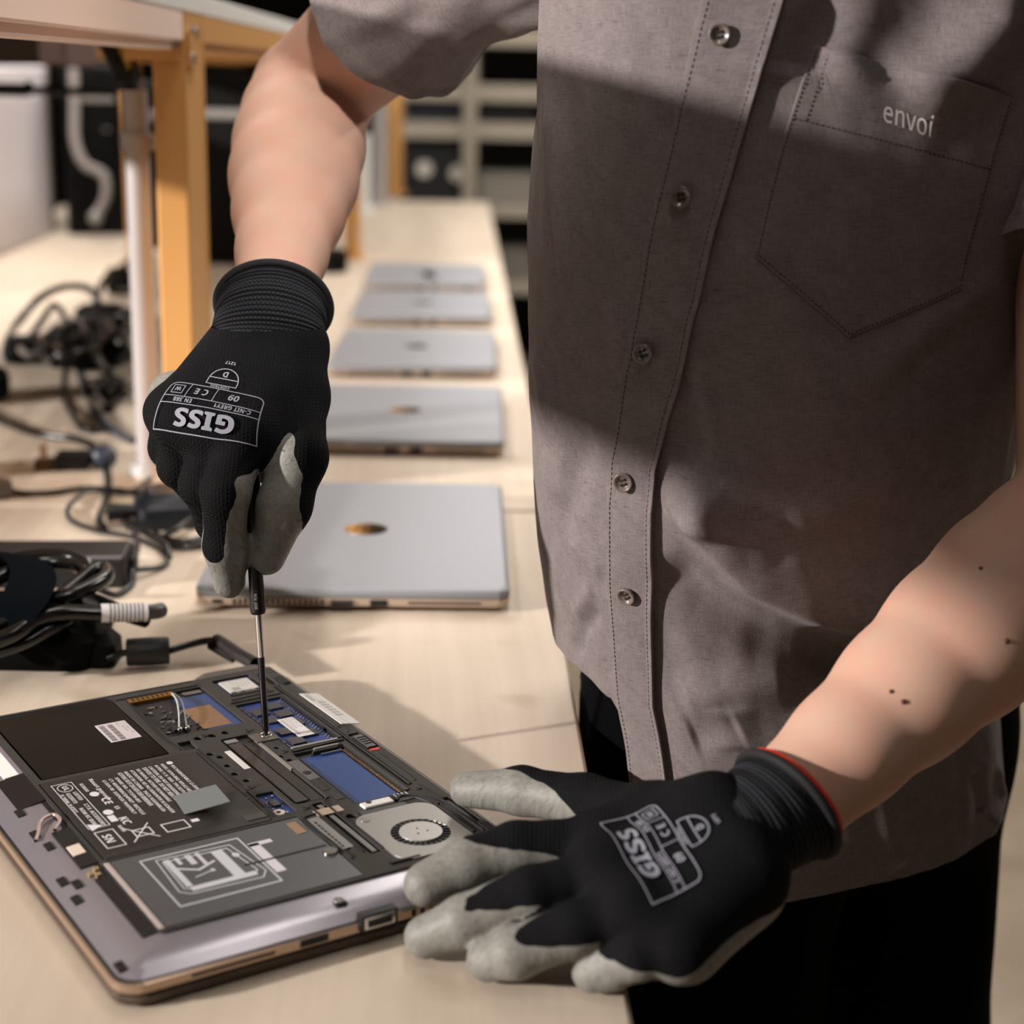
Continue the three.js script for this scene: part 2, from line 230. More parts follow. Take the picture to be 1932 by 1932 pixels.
tower(575, 452, .16, .4, .4, .1, 'black tower computer behind the right forearm');
{ const pts = [[138, 130], [140, 200], [142, 270], [160, 310], [195, 330], [200, 370], [180, 410]].map(([x, y]) => D(x, y, 4.05)), t = thing('grey_hose', 'grey hose curving down in front of the black tower', 'hose', pts[0]); partW(t, 'hose', tube(pts, .012), mat(0x8d8580, .6)); partW(t, 'end_cap', new THREE.SphereGeometry(.017, 14, 10).translate(pts[6].x, pts[6].y, pts[6].z), greyMetal); }
// metal shelving beyond the bench
{ const z = -6.75, dep = 6.55, yAt = (py, px = 880) => D(px, py, dep).y, x0 = D(742, 250, dep).x, xM = D(886, 250, dep).x, shelfGrey = mat(0xb7ad9c, .5, .2);
  const t = thing('metal_shelving', 'beige metal shelving unit at the end of the aisle', 'shelving', V(x0, 0, z)); const W = 2.1;
  for (const x of [0, xM - x0, W]) for (const dz of [0, -.5]) part(t, 'upright', bx(.056, 2.4, .04, x, 1.2, dz, .003), shelfGrey);
  [.12, yAt(555, 950), yAt(404, 960), yAt(247), yAt(176, 940), yAt(70), yAt(-60)].forEach((y) => part(t, 'shelf', bx(W, y > yAt(300) ? .065 : .05, .52, W / 2, y, -.25, .003), shelfGrey));
  const boxAt = (name, label, px0, px1, py0, py1, m, dz) => { const xa = D(px0, 300, dep).x, xb = D(px1, 300, dep).x, ya = py1 > 540 ? yAt(555, 950) + .026 : py1 > 390 ? yAt(404, 960) + .026 : yAt(247) + .034, yb = yAt(py0), g = thing(name, label, 'box', V((xa + xb) / 2, ya, z + dz)); part(g, 'carton', bx(xb - xa, yb - ya, .36, 0, (yb - ya) / 2, -.2, .004), m); part(g, 'lid_flap', bx((xb - xa) * .96, .006, .34, 0, yb - ya + .002, -.2), m); return g; };
  boxAt('storage_box', 'dark blue box on the shelf left of the grey upright', 764, 868, 182, 230, mat(0x1b2530, .5), -.04);
  boxAt('storage_box', 'black box on the shelf right of the grey upright', 902, 1010, 196, 230, mat(0x07080a, .5), -.04);
  boxAt('storage_box', 'grey box on the shelf next to the bench end', 902, 1010, 330, 396, mat(0x8d877d, .7), -.06);
  boxAt('storage_box', 'grey box low on the shelving beside the shirt', 905, 1010, 480, 546, mat(0x77726a, .7), -.06);
  const d = thing('projector', 'black machine with two pale round caps on the shelf', 'machine', V(D(815, 300, dep).x, yAt(404, 960) + .026, z - .03)); const w = .26;
  part(d, 'body', bx(w, .23, .3, 0, .115, -.17, .01), mat(0x101013, .5)); for (const [px, py] of [[797, 322], [862, 331]]) part(d, 'cap', cyl(.03, .034, .025, 0, 0, 0, 24).rotateX(Math.PI / 2).translate(D(px, py, dep).x - d.position.x, D(px, py, dep).y - d.position.y, -.01), mat(0xd9d2c6, .4));
}
// ---------------------------------------------------------------- closed laptops in a row
const lidSilver = mat(0x8f9197, .5, .35), bodySilver = mat(0xb9a695, .42, .5), portBlack = mat(0x0a0908, .5), footRubber = mat(0x141414, .8);
const logoTex = canvasTex(256, 256, (x) => { x.fillStyle = '#e8e6e4'; x.fillRect(0, 0, 256, 256); x.fillStyle = '#55504c'; x.font = 'italic bold 150px sans-serif'; x.textAlign = 'center'; x.textBaseline = 'middle'; x.fillText('hp', 128, 124); });
function closedLaptop() {
  const t = new THREE.Group(), w = .237, d = .338, x0 = -w / 2, x1 = w / 2;
  const L = (y, i, r = .012) => [y, x0 + i, x1 - i, -d + i, -i, Math.max(.002, r - i * .5)];
  part(t, 'base', loft([L(.0028, .011), L(.0032, .008), L(.0044, .0024), L(.0056, .0006), L(.0108, 0), L(.0116, .0004)]), bodySilver);
  part(t, 'lid', loft([L(.0121, .0012), L(.0127, .0002), L(.0136, 0), L(.0162, 0), L(.0178, .0006), L(.0186, .0016), L(.019, .0035)]), lidSilver);
  const face = (name, f0, f1, y0, y1, m, dz = .0006, r = .0006) => part(t, name, bx((f1 - f0) * w, y1 - y0, .006, x0 + (f0 + f1) / 2 * w, (y0 + y1) / 2, dz - .003, r), m);
  face('lock_slot', .058, .088, .0068, .0098, portBlack); for (let i = 0; i < 17; i++) face('vent_slot', .122 + i * .0174, .122 + i * .0174 + .0085, .0058, .0108, portBlack, .0004);
  face('video_port', .432, .503, .0042, .0106, mat(0x4a4039, .4, .5), .0014); face('video_port_opening', .44, .495, .0055, .0096, mat(0x1b1714, .6), .0019);
  face('data_port', .556, .612, .0056, .0108, portBlack); face('card_slot', .676, .908, .0078, .0093, portBlack);
  for (const x of [-.09, .09]) for (const z of [-.03, -.3]) part(t, 'rubber_foot', cyl(.008, .009, .004, x, .002, z, 16), footRubber);
  const disc = new THREE.CircleGeometry(.0185, 40); disc.rotateX(-Math.PI / 2); disc.rotateZ(0); const lg = part(t, 'logo_disc', cyl(.0185, .0185, .0006, 0, .0191, -d / 2, 48), chrome); disc.translate(0, .01945, -d / 2); part(lg, 'logo_print', disc, mat(0xffffff, .12, 1, { map: logoTex }));
  return t;
}
const lap0 = closedLaptop();
[[-.1245, -1.2547, .0295, 1.05, 'silver closed laptop nearest in the row, under the gloved fist'], [-.128, -1.811, .0206, 1, 'silver closed laptop second in the row, right of the glove'], [-.1433, -2.2965, .0253, 1, 'silver closed laptop third in the row along the bench'], [-.1586, -2.786, .0397, 1, 'silver closed laptop fourth in the row, second from the far end'], [-.1794, -3.242, .0268, 1, 'silver closed laptop farthest along the row']].forEach(([x, z, a, s, label], i) => {
  const o = i ? lap0.clone() : lap0; o.name = numbered('closed_laptop'); o.position.set(x, T, z); o.rotation.y = a; o.scale.setScalar(s); o.userData = { label, category: 'laptop', group: 'closed laptops in a row' }; scene.add(o);
});

// ---------------------------------------------------------------- opened laptop, lying upside down
const OL = thing('opened_laptop', 'opened laptop lying upside down with its battery, boards and fan bare', 'laptop', V(-.17166, T, -.66971), .57416);
const mm = .001, ub = (u0, u1, v0, v1, h0, h1, r = 0) => bx((u1 - u0) * mm, (h1 - h0) * mm, (v1 - v0) * mm, (u0 + u1) / 2 * mm, (h0 + h1) / 2 * mm, -(v0 + v1) / 2 * mm, r * mm);
const deckMat = mat(0x403d3a, .48, .15, { specularIntensity: .7 }), pitBlack = mat(0x0c0b0b, .55), gloss = mat(0x060505, .14, 0, { specularIntensity: .22 });
const grit = tex(256, 256, () => { const n = 118 + rnd() * 130; return [n, n, n]; }, false); grit.repeat.set(18, 18);
deckMat.bumpMap = grit; deckMat.bumpScale = .00018;
const pcbTex = tex(256, 256, (x, y) => { const n = rnd() * 16; const c = (nz(x / 9, y / 9, 4) > .25 && rnd() > .75) ? 60 : 0; return [10 + n + c, 46 + n + c, 108 + n * 1.6 + c]; });
const pcb = mat(0xffffff, .35, 0, { map: pcbTex, clearcoat: .15 }), bluePad = mat(0x0e3f80, .4, 0, { clearcoat: .15, clearcoatRoughness: .3, bumpMap: grit, bumpScale: .0001 });
const goldPin = mat(0xc08a32, .3, .9), paper = mat(0xe6e3e0, .6), chipMat = mat(0x38363a, .45), copperFoil = mat(0xb39a82, .28, .75);
const U = (p, name, a, m, label) => part(p, name, ub(...a), m, label);
// lid, rim and shell
const rr = (h, u0, u1, v0, v1, r) => [h * mm, u0 * mm, u1 * mm, -v1 * mm, -v0 * mm, r * mm];
part(OL, 'lid', loft([rr(.6, 5, 232, 5, 334, 10), rr(1.6, 1, 236, 1, 338, 13), rr(5.2, 0, 237, 0, 339, 13), rr(6.3, .8, 236.2, .8, 338.2, 13)]), mat(0x5c4e44, .45, .5));
part(OL, 'seam', loft([rr(6.2, 3, 234, 3, 336, 11), rr(7.6, 3, 234, 3, 336, 11)]), pitBlack);
part(OL, 'rim', loft([rr(7.3, .8, 236.2, .8, 338.2, 13), rr(8.2, 0, 237, 0, 339, 13), rr(12.4, 0, 237, 0, 339, 13), rr(13.2, 1.2, 235.8, 1.2, 337.8, 12)]), mat(0xb49c88, .3, .75));
part(OL, 'seam', loft([rr(12.9, 1, 236, 1, 338, 12), rr(13.35, 1, 236, 1, 338, 12)]), pitBlack);
{ const layers = [rr(12.8, 2.2, 235.2, 2.2, 337, 12), rr(14.4, 4, 234.2, 4, 336.8, 11), rr(16.2, 9, 232, 8, 336.4, 9), rr(17.8, 18, 229.5, 16, 336, 7), rr(18.9, 27, 227.5, 23, 335.4, 5), rr(19.2, 29, 226.6, 27.8, 335, 3), rr(19.2, 29.6, 226, 28.2, 334.8, 3), rr(18.15, 30, 225.8, 28.5, 334.6, 3)];
  const g = loft(layers, 6, 1.0); part(OL, 'shell', g, mat(0x97939b, .3, .5)); }
// deck with real openings, and the dark board floor below it
const rectPath = (u0, u1, v0, v1, r = 2) => { const p = new THREE.Path(); p.moveTo(u0 + r, v0); p.lineTo(u1 - r, v0); p.absarc(u1 - r, v0 + r, r, -Math.PI / 2, 0); p.lineTo(u1, v1 - r); p.absarc(u1 - r, v1 - r, r, 0, Math.PI / 2); p.lineTo(u0 + r, v1); p.absarc(u0 + r, v1 - r, r, Math.PI / 2, Math.PI); p.lineTo(u0, v0 + r); p.absarc(u0 + r, v0 + r, r, Math.PI, 1.5 * Math.PI); return p; };
{ const s = new THREE.Shape(rectPath(30, 226.5, 28, 335.5, 3).getPoints(6)); const hole = (...a) => s.holes.push(rectPath(...a));
  hole(35, 113, 226, 330, 2); hole(121, 172, 250, 322, 2); hole(177, 209.5, 199, 280, 1.5); hole(175, 210, 109, 190, 1.5); hole(181, 208, 294, 328, 1.5);
  hole(146, 166, 124, 232, 3); hole(131.5, 143.5, 116.5, 148, 1.5); hole(153.5, 161, 50, 121, 1.5); hole(32, 127, 112.5, 222, 1.5); hole(28 + 4, 141, 31, 111, 1.5); hole(212.2, 215.8, 116, 298, 1.2); hole(216.8, 225.6, 170, 201, 2); hole(220.5, 225.4, 56, 92, 2); hole(212, 218, 300, 325, 1);
  for (const [u, v, r] of [[136, 240, 3], [145, 240, 2.9], [154, 240.5, 2.9], [133, 214, 2.6], [136.5, 207, 2.6], [135, 193, 2.4], [134, 180, 2.6], [136, 168, 2.4], [171, 203, 2], [168, 190, 2], [166, 96, 3.4], [170, 182, 2.6]]) { const p = new THREE.Path(); p.absarc(u, v, r, 0, Math.PI * 2, true); s.holes.push(p); }
  hole(122, 131, 226, 240, 1); hole(145, 148, 60, 98, .9); hole(158, 176, 33.5, 36.5, 1.2); hole(203, 209.5, 40, 104, 2);
  s.holes.splice(s.holes.length - 1, 1);
  const g = new THREE.ExtrudeGeometry(s, { depth: 2.2, bevelEnabled: true, bevelSize: .25, bevelThickness: .25, bevelSegments: 1, curveSegments: 8 }); g.scale(mm, mm, mm); g.rotateX(-Math.PI / 2); g.translate(0, .0180, 0); part(OL, 'midframe', g, deckMat);
  part(OL, 'board_floor', ub(31, 226, 29, 334, 17.9 - 1.4, 18.35), pitBlack); }
const TOP = 20.4;
// optical-bay cover: glossy black with a label
{ const c = U(OL, 'glossy_cover', [36, 112, 227, 329, 18.3, TOP, .6], gloss, 'glossy black drive cover with a white barcode label');
  const lab = canvasTex(256, 256, (x) => { x.fillStyle = '#d9cfd2'; x.fillRect(0, 0, 256, 256); x.fillStyle = '#3a3438'; let s = 3; for (const y of [120, 190]) for (let i = 18; i < 238;) { const w = 2 + (s = (s * 7 + 3) % 11) * .7; x.fillRect(i, y, w, 46); i += w + 2 + (s % 3) * 2; } x.font = '20px monospace'; ['P/N 730557-005', 'CT: 6DYXA01', 'REV:A'].forEach((t, i) => x.fillText(t, 16, 32 + i * 28)); });
  const g = new THREE.PlaneGeometry(.0305, .019); const l = ub(88.5, 107.5, 259.5, 290, TOP - .1, TOP + .12); part(c, 'barcode_label', l, paper); g.rotateX(-Math.PI / 2); g.rotateY(-Math.PI / 2); g.translate(.098, (TOP + .14) * mm, -.27475); part(c, 'label_print', g, mat(0xffffff, .6, 0, { map: lab }));
  U(c, 'cover_strip', [36, 112, 222.4, 226.4, 18.3, TOP - .2, .4], mat(0x2b2927, .4)); }
// battery
{ const b = U(OL, 'battery', [33, 126.4, 113, 221.4, 18.3, TOP + .4, .7], mat(0x231f1d, .5));
  const lt = canvasTex(1024, 1024, (x) => {
    x.fillStyle = '#191514'; x.fillRect(0, 0, 1024, 1024); x.fillStyle = '#e8e5ea'; x.strokeStyle = '#e8e5ea'; x.lineWidth = 7;
    x.font = 'bold 40px sans-serif'; x.fillText('RECHARGEABLE LI-ION BATTERY', 70, 62); x.beginPath(); x.arc(30, 48, 26, 0, 7); x.fill();
    const L = ['MODEL: HSTNN-DB4Q  REPLACE WITH SERIES CM03XL', 'RATING: 11.1V  50Wh  TYPE 3ICP7/61/80', 'CAUTION: DO NOT DISASSEMBLE, CRUSH OR', 'EXPOSE TO FIRE. DO NOT HEAT ABOVE 60 C.', 'SEE MANUAL. BATTERIE RECHARGEABLE', 'ATTENTION: NE PAS DEMONTER NI ECRASER', 'MADE IN CHINA   PACK ASSEMBLED', 'ACHTUNG: NICHT ZERLEGEN ODER VERBRENNEN', 'SPARE NO. 717376-001', 'CT: 6DXVB0ACQ4P0ZT  RECYCLE', 'LI-ION 00  DISPOSE PROPERLY'];
    L.forEach((t, i) => { x.font = 'bold ' + (i % 4 === 3 ? 50 : 40) + 'px sans-serif'; x.fillText(t, 20 + (i > 7 ? 60 : 0), 126 + i * 51, i % 3 === 1 ? 560 : 720); });
    const row = (y, px, l) => { x.font = `bold ${px}px sans-serif`; l.forEach(([t, u]) => x.fillText(t, u, y)); };
    row(760, 88, [['CE', 330], ['KC', 640]]); row(720, 46, [['Bauart geprueft', 20], ['ES', 480]]); x.beginPath(); x.arc(250, 770, 36, 0, 7); x.fill(); x.beginPath(); x.arc(540, 790, 38, 0, 7); x.fill(); x.fillRect(590, 770, 90, 56); row(812, 40, [['R33030', 60], ['NOM', 740]]);
    x.lineWidth = 7; x.strokeRect(8, 852, 700, 160); x.beginPath(); x.arc(80, 930, 56, 0, 7); x.stroke(); row(948, 60, [['UL', 44]]); row(905, 42, [['LISTED', 160], ['I.T.E. ACCESSORY', 360]]); row(960, 42, [['E225573', 160], ['NOM KC BSMI', 400]]); row(1005, 36, [['IS 16046  R-41011', 160]]); x.beginPath(); x.moveTo(640, 1000); x.lineTo(690, 900); x.lineTo(740, 1000); x.closePath(); x.fill();
    x.lineWidth = 9; x.strokeRect(770, 860, 230, 140); row(970, 92, [['SN', 820]]); x.lineWidth = 10; x.strokeRect(850, 620, 90, 130); x.beginPath(); x.moveTo(790, 600); x.lineTo(1000, 800); x.moveTo(1000, 600); x.lineTo(790, 800); x.stroke(); x.strokeRect(860, 350, 110, 180); x.fillRect(880, 250, 40, 60); });
  const g = new THREE.PlaneGeometry(.094, .074); g.rotateX(-Math.PI / 2); g.rotateY(-Math.PI / 2); g.translate(.0735, (TOP + .47) * mm, -.1685); part(b, 'battery_print', g, mat(0xffffff, .48, 0, { map: lt }));
  U(b, 'end_rib', [114, 126, 117, 124, TOP + .3, TOP + .9, .3], mat(0x3a3532, .5));
  const s = new THREE.Shape([[88, 142], [90.5, 166], [112, 156], [110.5, 132]].map(([a, c]) => new THREE.Vector2(a * mm, c * mm))), tb = new THREE.ExtrudeGeometry(s, { depth: .0003, bevelEnabled: false }); tb.rotateX(-Math.PI / 2); const P = tb.attributes.position; for (let i = 0; i < P.count; i++) P.setY(i, P.getY(i) + (TOP + .6) * mm + Math.max(0, (P.getX(i) - .088)) * .28); tb.computeVertexNormals(); part(b, 'pull_tab', tb, mat(0x6c7272, .5), 'grey film pull tab'); }
// storage bay under a grey film with a printed drawing
{ const c = U(OL, 'film_cover', [33, 140, 32, 110, 18.3, TOP - .1, .5], mat(0x5a5d60, .34, .2)); U(c, 'edge_strip', [30.6, 33.4, 31, 109, 18.3, TOP + .3, .3], mat(0xcfc2bd, .4, .3));
  const dt = canvasTex(1024, 768, (x) => { x.clearRect(0, 0, 1024, 768); x.fillStyle = '#55585b'; x.fillRect(0, 0, 1024, 768); x.strokeStyle = x.fillStyle = '#d4d6dd'; x.lineJoin = x.lineCap = 'round';
    x.lineWidth = 16; x.strokeRect(20, 20, 950, 728); x.lineWidth = 12; const q = (a) => { x.beginPath(); a.forEach(([u, v], i) => i ? x.lineTo(u, v) : x.moveTo(u, v)); x.stroke(); };
    q([[150, 60], [110, 560], [190, 620], [860, 640], [930, 560], [850, 90], [150, 60]]); q([[190, 110], [170, 530], [240, 570], [820, 580], [870, 520], [800, 130], [190, 110]]);
    x.fillRect(200, 90, 60, 430); x.fillRect(640, 120, 110, 440); x.fillRect(220, 530, 620, 60); x.fillRect(300, 90, 40, 110); x.fillRect(400, 90, 60, 150); x.fillRect(500, 90, 40, 190); q([[340, 420], [520, 380]]); x.beginPath(); x.arc(525, 378, 22, 0, 7); x.fill(); x.beginPath(); x.arc(820, 250, 34, 0, 7); x.fill(); x.lineWidth = 26; q([[260, 250], [420, 330], [600, 260]]); x.lineWidth = 12; x.fillStyle = '#55585b'; x.fillRect(300, 470, 220, 40); x.fillRect(770, 330, 40, 150); });
  const s = .058, g = new THREE.PlaneGeometry(s, .0585); g.rotateX(-Math.PI / 2); g.rotateY(Math.PI / 2 * 0); g.translate(.0755, (TOP - .03) * mm, -.0745); part(c, 'drawing_print', g, mat(0xffffff, .36, .1, { map: dt }));
  part(c, 'printed_bar', merge([ub(103, 108.5, 56, 92, TOP - .12, TOP + .02), ub(103, 116, 89, 93, TOP - .12, TOP + .02)]), mat(0xd9d6dd, .4));
  U(c, 'copper_contact', [131, 136.5, 90, 105, TOP - .2, TOP + .25, .2], mat(0xb08f74, .35, .6)); part(c, 'film_edge', ub(92, 138, 70.5, 72, TOP - .15, TOP + .2), pitBlack);
  for (const [u, v] of [[136, 62]]) part(c, 'screw', cyl(.0038, .0041, .0016, u * mm, (TOP + .6) * mm, -v * mm, 20), steel); }
// board well with heat foil and gold connector
{ const w = U(OL, 'board_well', [121.5, 171.5, 250.5, 321.5, 18.3, 18.7], mat(0x17171d, .5)); U(w, 'blue_board', [148, 171, 251, 312, 18.5, 18.95], bluePad); const foil = ub(146, 165, 255, 292, 18.8, 19.2, .2); part(w, 'heat_foil', foil, copperFoil);
  const gc = U(w, 'gold_connector', [120, 151, 315.5, 322, 18.4, 21, .4], goldPin); for (let i = 0; i < 8; i++) U(gc, 'contact_slot', [123 + i * 3.3, 124.6 + i * 3.3, 316.5, 321, 20.9, 21.08], pitBlack);
  for (let i = 0; i < 46; i++) U(w, 'component', (() => { const u = 123 + rnd() * 24, v = 253 + rnd() * 52; return [u, u + .8 + rnd() * 2, v, v + .8 + rnd() * 1.6, 18.6, 19.1 + rnd() * .5]; })(), rnd() > .5 ? chipMat : greyMetal);
  for (let i = 0; i < 9; i++) U(w, 'pin', [157 + i * 1.4, 157.8 + i * 1.4, 314, 319, 18.7, 19.6], greyMetal);
  U(w, 'plug_block', [128, 139, 259, 268, 18.6, 20.8, .5], pitBlack); for (const [u, v] of [[131, 257], [136, 257]]) part(w, 'antenna_plug', new THREE.SphereGeometry(.0017, 14, 10).translate(u * mm, .0212, -v * mm), chrome);
  const pt = (u, v, h) => V(u * mm, h * mm, -v * mm); part(w, 'antenna_wire', tube([pt(131, 258, 21), pt(138, 276, 23.5), pt(146, 300, 23), pt(150, 318, 21)], .0006, 24, 6), mat(0xcfcfcf, .4)); part(w, 'antenna_wire', tube([pt(136, 258, 21), pt(142, 276, 23), pt(149, 300, 22.5), pt(151, 317, 21)], .0006, 24, 6), mat(0x8a8a8a, .4)); }
// radio card
{ const w = U(OL, 'radio_card', [181.5, 207.5, 295, 327, 18.3, 18.9], pcb); const can = U(w, 'shield_can', [184, 204.5, 302, 323, 18.8, 20.4, .4], mat(0xd8d6d2, .4, .2));
  const lt = canvasTex(256, 256, (x) => { x.fillStyle = '#dcdad6'; x.fillRect(0, 0, 256, 256); x.fillStyle = '#6c6a68'; x.font = '20px sans-serif'; ['Intel Dual Band', 'Model 7260HMW', 'FCC ID: PD97260H', 'IC: 1000M-7260H', 'MAC 7CD1C3'].forEach((t, i) => x.fillText(t, 14, 40 + i * 34)); x.fillRect(170, 150, 70, 70); x.fillStyle = '#dcdad6'; for (let i = 0; i < 60; i++) x.fillRect(172 + ((i * 37) % 64), 152 + ((i * 53) % 64), 6, 6); });
  const g = new THREE.PlaneGeometry(.0195, .0195); g.rotateX(-Math.PI / 2); g.rotateY(-Math.PI / 2); g.translate(.19425, .02046, -.3125); part(can, 'label_print', g, mat(0xffffff, .5, 0, { map: lt }));
  U(w, 'socket', [183, 206, 295.5, 300, 18.8, 20.6, .4], pitBlack); for (const u of [188, 194, 198]) U(w, 'socket_clip', [u, u + 2.5, 299, 301.5, 19, 20.8, .3], greyMetal); }
// fitted memory module
{ const m = part(OL, 'memory_module', (() => { const g = ub(177.6, 209, 199.6, 279.4, 18.3, 18.95); return g; })(), pcb);
  for (const [u, v] of [[199, 268], [199, 253], [187, 262], [187, 247], [187, 226], [187, 209], [199, 236], [199, 217]]) U(m, 'memory_chip', [u - 4.6, u + 4.6, v - 5.2, v + 5.2, 18.9, 20.2, .2], chipMat);
  const lt = canvasTex(256, 128, (x) => { x.fillStyle = '#e2dede'; x.fillRect(0, 0, 256, 128); x.fillStyle = '#4a484a'; x.font = '18px monospace'; ['4GB 1Rx8 PC3L', '12800S-11-13', 'HMT451S6BFR8A'].forEach((t, i) => x.fillText(t, 8, 26 + i * 24)); for (let i = 0; i < 40; i++) if ((i * 7) % 5 < 3) x.fillRect(20 + i * 5.4, 88, 3, 30); });
  const lb = U(m, 'module_label', [190, 200.5, 212, 244, 20.15, 20.32], paper); const g = new THREE.PlaneGeometry(.0315, .0102); g.rotateX(-Math.PI / 2); g.rotateY(-Math.PI / 2); g.translate(.19525, .02035, -.228); part(lb, 'label_print', g, mat(0xffffff, .5, 0, { map: lt }));
  for (let i = 0; i < 44; i++) U(m, 'component', [205.5 + (i % 2) * 1.6, 206.5 + (i % 2) * 1.6, 201 + i * 1.74, 202 + i * 1.74, 18.9, 19.4], greyMetal); for (let i = 0; i < 36; i++) U(m, 'component', [179, 180.2, 202 + i * 2.1, 203.1 + i * 2.1, 18.9, 19.4], i % 3 ? greyMetal : chipMat);
  U(m, 'socket', [209.2, 212.6, 198, 281, 18.5, 21.1, .5], pitBlack); U(m, 'clip', [178, 209, 196.6, 199, 19.5, 21, .4], mat(0x9b9790, .4, .4)); }
// empty memory slot with blue insulation
{ const m = U(OL, 'memory_slot', [175.5, 209.5, 109.5, 189.5, 18.3, 18.6], pitBlack); U(m, 'blue_insulator', [177, 204, 110.5, 184, 18.5, 18.9, .15], bluePad); U(m, 'socket', [206.4, 210.4, 110, 190, 18.5, 21, .5], pitBlack); for (let i = 0; i < 60; i++) U(m, 'contact', [204.2, 206.5, 112 + i * 1.18, 112.6 + i * 1.18, 18.9, 19.9], i % 2 ? goldPin : steel);
  U(m, 'clip', [186, 203, 184.5, 187, 19, 21.4, .8], pitBlack); part(m, 'clip_pin', cyl(.0012, .0012, .016, 0, 0, 0, 14).rotateZ(Math.PI / 2).translate(.196, .0212, -.1875), greyMetal); U(m, 'clip_bracket', [190, 204, 181.6, 183, 18.9, 20.2], steel); U(m, 'white_connector', [176, 195, 99.5, 106.5, 18.6, 21.6, 1], mat(0xe3e0da, .45)); part(m, 'connector_hole', cyl(.0016, .0016, .0004, .181, .02163, -.1045, 16), pitBlack); U(m, 'black_plug', [197, 207, 98, 107, 18.6, 21, .6], pitBlack); for (let i = 0; i < 4; i++) U(m, 'pin', [198 + i * 2.4, 199 + i * 2.4, 104, 108, 20.9, 21.3], steel); }
// long recessed bay with two dark plates, screw plate under the driver
{ const m = U(OL, 'recess_floor', [146.4, 165.6, 124.4, 231.6, 18.2, 18.5], pitBlack); U(m, 'plate', [148, 156.2, 129, 224, 18.4, 19.5, .4], mat(0x54514f, .3, .5)); U(m, 'plate', [157, 164.4, 127, 221, 18.4, 19.3, .4], mat(0x413f3e, .3, .5)); U(m, 'spring_clip', [148, 156, 224.5, 230, 18.4, 20, .4], greyMetal); U(m, 'rail', [164.6, 166.4, 170, 222, 18.6, 20.8, .3], mat(0x99948e, .35, .5));
  const s = U(OL, 'screw_plate', [163.5, 178.5, 214.5, 228, 20.3, 21.3, .5], mat(0x6a645e, .4, .4)); part(s, 'screw_ring', new THREE.TorusGeometry(.0033, .0006, 8, 28).rotateX(Math.PI / 2).translate(.173, .0213, -.223), steel); part(s, 'screw', cyl(.0026, .0026, .0005, .173, .0213, -.223, 20), pitBlack);
  U(OL, 'white_strip', [141.3, 145.2, 183, 213, TOP - .1, TOP + .15], paper); U(OL, 'slim_bracket', [167, 174, 150, 180, TOP - .1, TOP + .4, .3], mat(0x575451, .45)); 
  const tx = canvasTex(512, 64, (x) => { x.fillStyle = '#4b4845'; x.fillRect(0, 0, 512, 64); x.fillStyle = '#b9b3ab'; x.font = '26px sans-serif'; x.fillText('6050A2560201-MB-A02  DDR3L', 20, 42); }); const g = new THREE.PlaneGeometry(.05, .0055); g.rotateX(-Math.PI / 2); g.rotateY(-Math.PI / 2); g.translate(.1705, (TOP + .03) * mm, -.145); part(OL, 'frame_print', g, mat(0xffffff, .5, 0, { map: tx }));
  U(OL, 'foil_tab', [150, 166, 104, 112, TOP - .1, TOP + .4, .3], mat(0xb8a48f, .35, .4)); U(OL, 'latch_hook', [168, 173.5, 118, 132, TOP - .1, TOP + .35, .3], pitBlack); U(OL, 'latch_hook', [167, 171, 133, 158, TOP - .1, TOP + .3, .3], pitBlack); }
// small blue corner board
{ const m = U(OL, 'small_board', [132, 143, 117, 147.5, 18.3, 18.8], pcb); U(m, 'chip', [135, 140, 130, 137, 18.7, 20, .3], chipMat); for (let i = 0; i < 22; i++) { const u = 132.6 + rnd() * 9, v = 118 + rnd() * 28; U(m, 'component', [u, u + 1, v, v + 1, 18.7, 19.4], i % 2 ? steel : mat(0xd8d4cc, .5)); } part(m, 'screw_pad', cyl(.0036, .0036, .0008, .1345, .0192, -.122, 24), mat(0xd8d2c6, .4, .4)); part(m, 'screw', cyl(.0012, .0012, .0004, .1345, .0197, -.122, 14), pitBlack); }
U(OL, 'ribbon_bar', [155.8, 159.2, 53, 119, 18.3, 19.9, .4], mat(0x6d6a66, .4, .3)); U(OL, 'ribbon_socket', [143, 150, 62, 104, TOP - .1, TOP + .35, .3], mat(0x82807d, .4, .3)); for (let i = 0; i < 9; i++) U(OL, 'socket_tooth', [144.4, 145.4, 64 + i * 4, 66.4 + i * 4, TOP + .3, TOP + .6], pitBlack);
